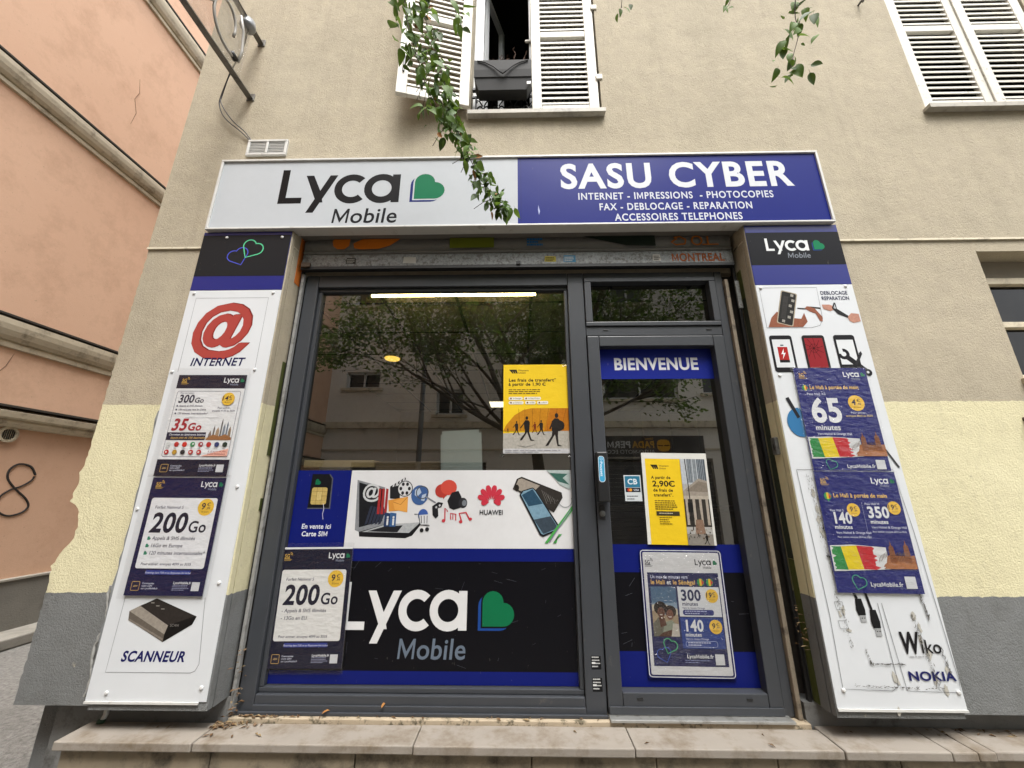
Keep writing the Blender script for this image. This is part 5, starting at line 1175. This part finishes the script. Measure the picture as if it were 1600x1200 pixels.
loop([(X_, -.90 - .06 * math.sin(R(a * 2)), 4.56 + a * .0024) for a in range(0, 180, 12)])
loop([(X_, -.20, 4.58), (X_, -.19, 4.7), (X_, -.22, 4.86), (X_, -.27, 4.95)])
for y, z in ((-.27, 4.575), (-.72, 4.60)):
    s = MB(); s.tube([(X_, y, z), (X_, y + .05, z - .01)], .02, 10); s.build('electrode', M_DARK, BS, smooth=True)
s = MB(); s.lathe([(.05, -.02), (.055, 0), (.045, .05), (.02, .06)], (-2.10, -.17, 5.0), 16); s.build('insulator', mat('insulator', '#8f9296', .3), BS, smooth=True)
CB = thing('sign_cable', 'pair of thin dark cables looping from the projecting sign to the vent', 'cable', (-2.0, -.015, 4.03))
for pts in ([(-2.1, -.16, 5.012), (-2.121, -.14, 4.815), (-2.206, -.1, 4.64), (-2.275, -.06, 4.446), (-2.278, -.05, 4.349), (-2.217, -.04, 4.233), (-2.071, -.03, 4.105), (-2.0, -.018, 4.035)],
            [(-2.1, -.165, 5.012), (-2.14, -.13, 4.796), (-2.212, -.1, 4.626), (-2.268, -.06, 4.446), (-2.258, -.06, 4.355), (-2.15, -.05, 4.201), (-2.05, -.03, 4.111), (-1.992, -.018, 4.035)]):
    P = []
    for i in range(len(pts) - 1):
        p0, p1, p2, p3 = (Vector(pts[max(i-1, 0)]), Vector(pts[i]), Vector(pts[i+1]), Vector(pts[min(i+2, len(pts)-1)]))
        for k in range(5):
            u = k / 5; P.append(.5 * ((2 * p1) + (-p0 + p2) * u + (2 * p0 - 5 * p1 + 4 * p2 - p3) * u * u + (-p0 + 3 * p1 - 3 * p2 + p3) * u ** 3))
    P.append(Vector(pts[-1])); MB().tube(P, .0042, 6).build('strand', M_IRON, CB, smooth=True)
HK = MB(); HK.tube([(2.806, 0, 5.36), (2.806, -.05, 5.355), (2.80, -.06, 5.335), (2.795, -.055, 5.32)], .008, 8); tag(HK.build('wall_hook', M_GALV, smooth=True), 'small metal hook in the wall left of the upper right shutters', 'hook')
SHH = thing('shutter_stop', 'rusty metal shutter stop in the yellow wall at the right edge', 'hook', (2.92, -.03, 1.91))
s = MB(); s.tube([(2.925, .01, 1.91), (2.925, -.07, 1.915)], .014, 8); s.build('stem', mat('rust', '#57483a', .8, .3, 30), SHH); s = MB(); s.box(2.905, 2.945, -.085, -.068, 1.885, 1.945); s.build('plate', mat('rust', '#57483a'), SHH, bev=.006)

KB = thing('key_switch', 'small grey key switch box on the right reveal beside the door', 'switch', (1.498, .02, 1.72))
s = MB(); s.box(1.478, 1.4995, .005, .043, 1.712, 1.812); s.build('case', M_GALV, KB, bev=.004)
s = MB(); s.box(1.4765, 1.4785, .020, .028, 1.742, 1.772); s.build('keyhole', M_DARK, KB)
CD = thing('conduit', 'short white cable running down the grey base wall left of the step', 'cable', (-2.1, .05, .36))
s = MB(); s.tube([(-2.135, .085, .47), (-2.13, .07, .44), (-2.12, .06, .41), (-2.125, .05, .383)], .011, 8); s.build('cable', M_WHITEAL, CD, smooth=True)
s = MB(); s.tube([(-2.125, .05, .395), (-2.126, .048, .3805)], .017, 8); s.build('collar', mat('green_collar', '#24402c', .6), CD, smooth=True)

# ------------------------------------------------------------------ dry leaves swept against the frame
lt = MB(); rn = random.Random(31)
def dry(x, y, z):
    a = rn.uniform(0, 6.28); l = rn.uniform(.008, .022); wd = l * rn.uniform(.2, .42); c, s_ = math.cos(a), math.sin(a); hgt = rn.uniform(.002, .010)
    P = [(-l, 0, 0), (0, -wd, hgt), (l, 0, hgt * .4), (0, wd, hgt * .8)]
    lt.cur = rn.randrange(3); lt.add([(x + u * c - v * s_, y + u * s_ + v * c, z + w_ + .0015) for u, v, w_ in P], [(0, 1, 2), (0, 2, 3)])
for _ in range(55): dry(-1.50 + abs(rn.gauss(0, .10)) - .04, rn.uniform(.01, .066), .3805)
for _ in range(45): dry(-1.44 + abs(rn.gauss(0, .12)), rn.uniform(.07, .10), .3985)
for _ in range(34): dry(rn.uniform(-1.4, 1.4), rn.uniform(.07, .10), .3985)
for _ in range(14): dry(rn.uniform(-1.9, 1.4), rn.uniform(-.08, .06), .3805)
for _ in range(40): dry(rn.uniform(1.46, 2.4), rn.uniform(.03, .09), .3725)
for _ in range(30): dry(-1.49 + rn.uniform(-.02, .03), rn.uniform(.03, .11), .40 + rn.random() ** 2 * .35)
for _ in range(24): dry(1.47 + rn.uniform(-.02, .02), rn.uniform(.04, .10), .80 + rn.gauss(0, .06))
tag(lt.build('leaf_litter', [mat('dry1', '#75604a', .9, .2, 60), mat('dry2', '#6a5034', .9, .2, 60), mat('dry3', '#8f7c5c', .9, .2, 60)]), 'scattered dry brown leaf litter along the step and frame foot', 'leaves', kind='stuff')
for x, y, z, a, lab in ((-1.0, .088, .4145, .6, 'curled orange dry leaf at the left of the window frame foot'), (-.71, .10, .44, 1.4, 'small upright dry leaf against the middle of the window frame foot')):
    s = MB(); c, s_ = math.cos(a), math.sin(a)
    P = [(-.02, 0, .0), (-.008, -.007, .007), (.008, -.006, .010), (.02, 0, .006), (.008, .006, .012), (-.008, .006, .009)]
    s.add([(x + u * c - v * s_, y + u * s_ + v * c, z + w_) for u, v, w_ in P], [(0, 1, 5), (1, 2, 4, 5), (2, 3, 4)]); tag(s.build('dry_leaf', mat('dry_o', '#9a6a34', .8, .2, 60)), lab, 'leaf')

# ------------------------------------------------------------------ the street tree: trunk, limbs, crown, branches hanging before the facade
TR = thing('street_tree', 'leafy street tree, its branches hanging before the shop and mirrored in its window', 'tree', (.55, -4.7, 0))
def leaf_mat(name, col, tr):
    m = new_mat(name); k = N(m); pos = k.n('NewGeometry').outputs['Position']; c = lin(col)
    cc = k.mix(k.noise(pos, 14, 3), tuple(x * .65 for x in c[:3]) + (1,), tuple(min(1, x * 1.3) for x in c[:3]) + (1,))
    k.l(cc, k.b.inputs['Base Color']); k.b.inputs['Roughness'].default_value = .55; k.b.inputs['Specular IOR Level'].default_value = .2
    tl = k.n('BsdfTranslucent'); k.l(k.mix(.5, cc, lin('#8aa63a')), tl.inputs[0]); mx = k.n('MixShader'); mx.inputs[0].default_value = tr
    out = k.t.nodes['Material Output']; k.l(k.b.outputs[0], mx.inputs[1]); k.l(tl.outputs[0], mx.inputs[2]); k.l(mx.outputs[0], out.inputs['Surface']); return m
LEAFM = [leaf_mat('leaf_a', '#4a682c', .28), leaf_mat('leaf_b', '#5b7836', .3), leaf_mat('leaf_c', '#364c24', .2)]
trk = MB(); rn = random.Random(5)
trk.tube([(.55, -4.7, 0), (.52, -4.68, .5), (.45, -4.62, 1.2), (.36, -4.6, 1.9), (.30, -4.58, 2.4)], [.17, .13, .115, .105, .10], 12); trk.build('trunk', M_BARK, TR, smooth=True)
tips = []
def limb(p, d, l, r, depth, name='limb'):
    pts = [p.copy()]; rs = [r]; n = 6; cur = p.copy(); dd = d.normalized(); kids = []
    for i in range(n):
        dd = (dd + Vector((rn.uniform(-.18, .18), rn.uniform(-.18, .18), rn.uniform(-.08, .14) - (.03 if depth > 1 else 0)))).normalized()
        cur = cur + dd * l / n; pts.append(cur.copy()); rs.append(max(.004, r * (1 - .7 * (i + 1) / n)))
        if cur.y > -3.0 or (depth and cur.y > -3.3 and cur.z < 4.8): break
        if i >= 1 and depth < 3:
            kids.append((cur.copy(), (dd + Vector((rn.uniform(-1, 1), rn.uniform(-1, 1), rn.uniform(-.5, .7)))).normalized(), l * rn.uniform(.42, .62), rs[-1] * .62))
        if depth >= 2: tips.append((cur.copy(), dd.copy()))
    if len(pts) > 1: MBL[0].tube(pts, rs, 7)
    for k in kids: limb(*k, depth + 1)
    tips.append((cur.copy(), dd.copy()))
for d, l, r in (((-.95, -.15, .95), 3.6, .075), ((.25, .5, 1.0), 3.4, .07), ((.95, .1, .75), 3.2, .065), ((-.3, -.8, 1.0), 3.0, .06), ((-.45, .75, .85), 3.3, .06), ((.5, -.6, .9), 3.0, .055), ((.75, .95, .85), 3.6, .055), ((-1.0, .25, .42), 3.2, .05), ((-.75, .7, .30), 2.8, .045), ((1.0, .35, .36), 2.9, .045), ((-1.0, -.3, .55), 3.6, .05)):
    MBL = [MB()]; limb(Vector((.30, -4.58, 2.35)), Vector(d), l, r, 0); MBL[0].build('limb', M_BARK, TR, smooth=True)
cr = MB(); LP_ = [(0, 0, 0), (.33, .30, .05), (.62, .34, .05), (1, 0, -.06), (.62, -.34, .05), (.33, -.30, .05), (.5, 0, -.02)]
LF_ = [(0, 6, 1), (1, 6, 2), (2, 6, 3), (3, 6, 4), (4, 6, 5), (5, 6, 0)]
def add_leaf(mb, p, d, size, full=False):
    d = d.normalized(); a = d.orthogonal().normalized(); a.rotate(Matrix.Rotation(rn.uniform(0, 6.28), 3, d)); b = d.cross(a)
    mb.cur = rn.randrange(3)
    mb.add([p + d * u * size + a * v * size * .8 + b * w_ * size for u, v, w_ in (LP_ if full else [LP_[0], LP_[2], LP_[3], LP_[4]])], LF_ if full else [(0, 2, 1), (0, 3, 2)])
for p, d in tips:
    if p.y > -2.9: continue
    for _ in range(rn.randrange(3, 6)):
        q = p + Vector((rn.gauss(0, .12), rn.gauss(0, .12), rn.gauss(0, .10))); dr = Vector((rn.gauss(d.x, .6), rn.gauss(d.y, .6), rn.gauss(-.35, .5)))
        add_leaf(cr, q, dr, rn.uniform(.065, .11))
crown = cr.build('crown', LEAFM, TR); crown['kind'] = 'stuff'
leaf_meshes = []
for v_ in range(6):
    m_ = MB(); k1 = random.Random(v_); bend = k1.uniform(-.55, .2); fold = k1.uniform(.05, .5); wd = k1.uniform(.24, .33); vs = []; fs = []; ns = 6
    for i in range(ns + 1):
        t_ = i / ns; half = wd * math.sin(math.pi * min(1, t_ ** .8)) ** .85 * (1 - .25 * t_) if 0 < i < ns else 0
        x = t_; z = bend * t_ * t_; vs += [(x, -half, z + fold * half), (x, 0, z), (x, half, z + fold * half)]
    for i in range(ns):
        a = i * 3; fs += [(a, a + 1, a + 4, a + 3), (a + 1, a + 2, a + 5, a + 4)]
    m_.add(vs, fs); m_.add([(-.22, -.008, .0), (-.22, .008, .0), (.0, .008, 0), (.0, -.008, 0)], [(0, 1, 2, 3)])
    me = bpy.data.meshes.new('leaf'); me.from_pydata(m_.v, [], m_.f); me.materials.append(LEAFM[v_ % 3]); me.polygons.foreach_set('use_smooth', [True] * len(me.polygons)); leaf_meshes.append(me)
def hang(pts, n, smin, smax, seed, spread=.03, twig=.003, f0=.26, extra=0):
    rn_ = random.Random(seed); P = []
    pts = [Vector(p) for p in pts]
    for i in range(len(pts) - 1):
        p0, p1, p2, p3 = pts[max(i-1, 0)], pts[i], pts[i+1], pts[min(i+2, len(pts)-1)]
        for k in range(5):
            u = k / 5; P.append(.5 * ((2 * p1) + (-p0 + p2) * u + (2 * p0 - 5 * p1 + 4 * p2 - p3) * u * u + (-p0 + 3 * p1 - 3 * p2 + p3) * u ** 3))
    P.append(pts[-1]); m_ = MB(); m_.tube(P, [twig * (1.3 - .9 * i / len(P)) for i in range(len(P))], 6)
    for _ in range(n // 5):
        i = rn_.randrange(len(P) - 2); q = P[i] + Vector((rn_.gauss(0, spread * 1.2), rn_.gauss(0, spread), rn_.uniform(-.09, -.02))); m_.tube([P[i], (P[i] + q) / 2 + Vector((0, 0, .008)), q], .0014, 5)
    br = m_.build('hanging_branch', M_BARK, TR, smooth=True)
    for k in range(n):
        f = f0 + (1 - f0) * (k + rn_.random()) / n; i = min(int(f * (len(P) - 1)), len(P) - 2); p = P[i].lerp(P[i + 1], f * (len(P) - 1) - i)
        tdir = (P[i + 1] - P[i]).normalized()
        p = p + Vector((rn_.gauss(0, spread), rn_.gauss(0, spread), rn_.gauss(0, spread * .5)))
        d = (tdir * rn_.uniform(.2, 1) + Vector((rn_.gauss(0, .55), rn_.gauss(-.15, .45), rn_.uniform(-.9, .25)))).normalized()
        sz = rn_.uniform(smin, smax) * (1.0 - .35 * f); nn = Vector((rn_.gauss(0, .5), -1, rn_.gauss(.6, .5))); nn = (nn - d * nn.dot(d)).normalized(); b = nn.cross(d)
        o = bpy.data.objects.new('leaf', rn_.choice(leaf_meshes)); COL.objects.link(o); o.parent = br
        mw = Matrix((d, b, nn)).transposed().to_4x4(); mw.translation = p
        o.location = p; o.rotation_euler = mw.to_euler(); o.scale = (sz, sz, sz)
    if extra:
        fm = MB()
        for k in range(extra):
            f = f0 + (1 - f0) * rn_.random() ** 1.2; i = min(int(f * (len(P) - 1)), len(P) - 2)
            p = P[i] + Vector((rn_.gauss(0, spread * .8), rn_.gauss(.01, spread * .8), rn_.gauss(0, spread)))
            d = Vector((rn_.gauss(.1, .5), rn_.gauss(0, .4), rn_.uniform(-1, .1))).normalized(); nn = Vector((rn_.gauss(0, .5), -1, rn_.gauss(.4, .6))); nn = (nn - d * nn.dot(d)).normalized(); b = nn.cross(d)
            sz = rn_.uniform(.03, .06) * (1 - .3 * f); fm.cur = rn_.choice((0, 1, 2, 2, 2, 3) if rn_.random() < .4 else (0, 1, 2))
            me = leaf_meshes[rn_.randrange(6)]
            fm.add([p + d * v.co.x * sz + b * v.co.y * sz + nn * v.co.z * sz for v in me.vertices], [tuple(q.vertices) for q in me.polygons])
        fo = fm.build('small_leaves', LEAFM + [mat('dry_o', '#9a6a34', .8, .2, 60)], br, smooth=True, local=True); fo['kind'] = 'stuff'
    return br
Y_ = -.8
up = lambda x, z, k=.6: [(x - k * .35, -2.3, 5.6), (x - k * .12, -1.3, 5.1)]
hang(up(-.554, 4.3) + [(-.60, -.9, 4.60), (-.554, -.8, 4.329), (-.495, -.8, 3.965), (-.389, -.8, 3.588), (-.327, -.8, 3.308), (-.247, -.8, 3.069), (-.17, -.8, 2.899), (-.115, -.8, 2.79), (-.065, -.8, 2.735)], 165, .055, .092, 1, .027, .003, .24, 190)
hang(up(-.70, 4.2) + [(-.67, -.86, 4.5), (-.641, -.82, 4.278), (-.585, -.82, 3.919), (-.521, -.82, 3.681), (-.454, -.81, 3.458), (-.374, -.8, 3.289), (-.31, -.8, 3.17)], 90, .07, .12, 2, .045, .003, .28, 130)
hang(up(-.45, 4.4) + [(-.42, -.84, 4.5), (-.39, -.78, 4.323), (-.334, -.78, 4.035), (-.30, -.78, 3.94)], 12, .09, .14, 3, .03, .003, .5)
hang(up(1.6, 4.4) + [(1.56, -.84, 4.5), (1.544, -.8, 4.252), (1.474, -.8, 3.951), (1.465, -.8, 3.808), (1.407, -.8, 3.649), (1.378, -.8, 3.56)], 32, .08, .12, 4, .05, .003, .46, 14)
hang(up(.62, 4.4) + [(.61, -.84, 4.5), (.598, -.8, 4.287), (.568, -.8, 4.06), (.558, -.8, 4.0)], 7, .05, .07, 5, .02, .003, .5)
hang(up(1.25, 4.4) + [(1.23, -.84, 4.5), (1.214, -.8, 4.264), (1.145, -.8, 4.04), (1.112, -.8, 4.0)], 7, .05, .07, 6, .02, .003, .5)
hang(up(-.8, 4.4) + [(-.78, -.84, 4.5), (-.745, -.8, 4.3), (-.69, -.8, 4.16)], 6, .05, .07, 7, .02, .003, .6)

# ------------------------------------------------------------------ across the street (mirrored in the window)
OP = thing('opposite_building', 'grey rendered building across the street, seen mirrored in the shop glass', 'building', (0, -8, 0))
wins = [(-5.0, -4.0, 4.40, 4.90), (-2.35, -1.55, 3.62, 4.35), (.2, 1.2, 4.3, 5.4), (2.4, 4.5, 4.05, 4.75), (-5.0, -4.0, 7.0, 8.3), (-2.3, -1.3, 7.0, 8.3), (.2, 1.2, 7.0, 8.3), (2.8, 3.8, 7.0, 8.3), (5.2, 6.2, 4.2, 5.5), (-7.6, -6.8, 4.2, 5.5)]
shops = [(-4.6, -.9, .12, 2.30), (2.0, 5.2, .12, 2.4)]
w = MB(); holed_wall(w, -9, 12, 0, 8.8, wins + shops, 0, .18)
w.v = [(x, -8 - y, z) for x, y, z in w.v]; w.f = [f[::-1] for f in w.f]; w.build('wall', M_OPP, OP)
w = MB(); w.box(-9, 12, -12, -8.2, 8.7, 8.8); w.box(-9, 12, -12, -11.9, 0, 8.7); w.box(-9, -8.9, -11.9, -8.01, 0, 8.7); w.box(11.9, 12, -11.9, -8.01, 0, 8.7); w.build('shell', M_OPP, OP)
w = MB(); w.box(-9, 12, -7.998, -7.85, 3.22, 3.40); w.build('ledge', M_CREAM, OP, bev=.01)
w = MB(); w.box(-9, 12, -7.998, -7.95, 2.62, 2.66); w.build('ledge', M_CREAM, OP)
M_DKG = mat('dark_pane', '#1c2126', .08, .05, 3)
for a, b, c, d in wins:
    w = MB(); w.quad((a, -8.16, c), (a, -8.16, d), (b, -8.16, d), (b, -8.16, c)); p = w.build('window', M_DKG, OP)
    w = MB(); t_ = .06
    for q in ((a, b, c, c + t_), (a, b, d - t_, d), (a, a + t_, c, d), (b - t_, b, c, d), ((a + b) / 2 - .03, (a + b) / 2 + .03, c, d)): w.box(q[0], q[1], -8.15 + .002 * wins.index((a, b, c, d)) % .01, -8.10, q[2], q[3])
    w.build('window_frame', M_PVC, p); w = MB(); w.box(a - .1, b + .1, -8.05, -7.90, c - .09, c - .01); w.build('window_sill', M_CREAM, p, bev=.008)
for a, b, c, d in shops:
    w = MB()
    for k in range(int((d - c) / .11)): w.box(a, b, -8.15, -8.13 + .012 * (k % 2), c + k * .11, c + k * .11 + .104)
    w.build('roller_shutter', mat('opp_shutter', '#55565a', .6, .1, 4), OP)
DSG = thing('driving_school_sign', 'dark driving school sign across the street, mirrored in the door glass', 'sign', (5.0, -7.94, 2.44), (0, 0, math.pi))
s = MB(); s.box(0, 2.9, 0, .05, 0, .56); s.build('board', mat('sign_black', '#1c1c1e', .5, .05), DSG, local=True)
pr = Print(DSG, 'panel', y0=-.001)
pr.part('emblem').rrect(.92, .14, 1.27, .46, .12, '#d09a28'); pr.line([(.94, .30), (1.08, .29)], .03, '#3a2a14'); pr.line([(1.11, .29), (1.25, .30)], .03, '#3a2a14')
pr.part('lettering').text('PADA', 1.34, .24, .17, '#d09a28', 3, 0, width=.60); pr.text('PERMIS', 1.98, .24, .17, '#c9c9c9', 3, 0, width=.86); pr.text('Réseau', 1.36, .46, .05, '#d09a28', 1); pr.text('AUTO-MOTO ECOLE', 1.34, .08, .10, '#b9b9b9', 1, 0, width=1.45); pr.flush()
LPST = thing('street_lamp', 'grey street lamp post across the road, mirrored in the shop window', 'lamp post', (-2.44, -6.3, 0))
s = MB(); s.lathe([(.12, .12), (.12, .55), (.07, .65), (.062, 3.0), (.05, 6.0)], (-2.44, -6.8, 0), 14); s.build('pole', mat('lamp_grey', '#6f7376', .5), LPST, smooth=True)
s = MB(); s.tube([(-2.44, -6.8, 5.9), (-2.44, -6.5, 6.2), (-2.44, -5.9, 6.3)], .035, 8); s.build('arm', mat('lamp_grey', '#6f7376'), LPST, smooth=True)
s = MB(); s.box(-2.54, -2.34, -6.0, -5.5, 6.24, 6.34); s.build('head', mat('lamp_grey', '#6f7376'), LPST, bev=.03)
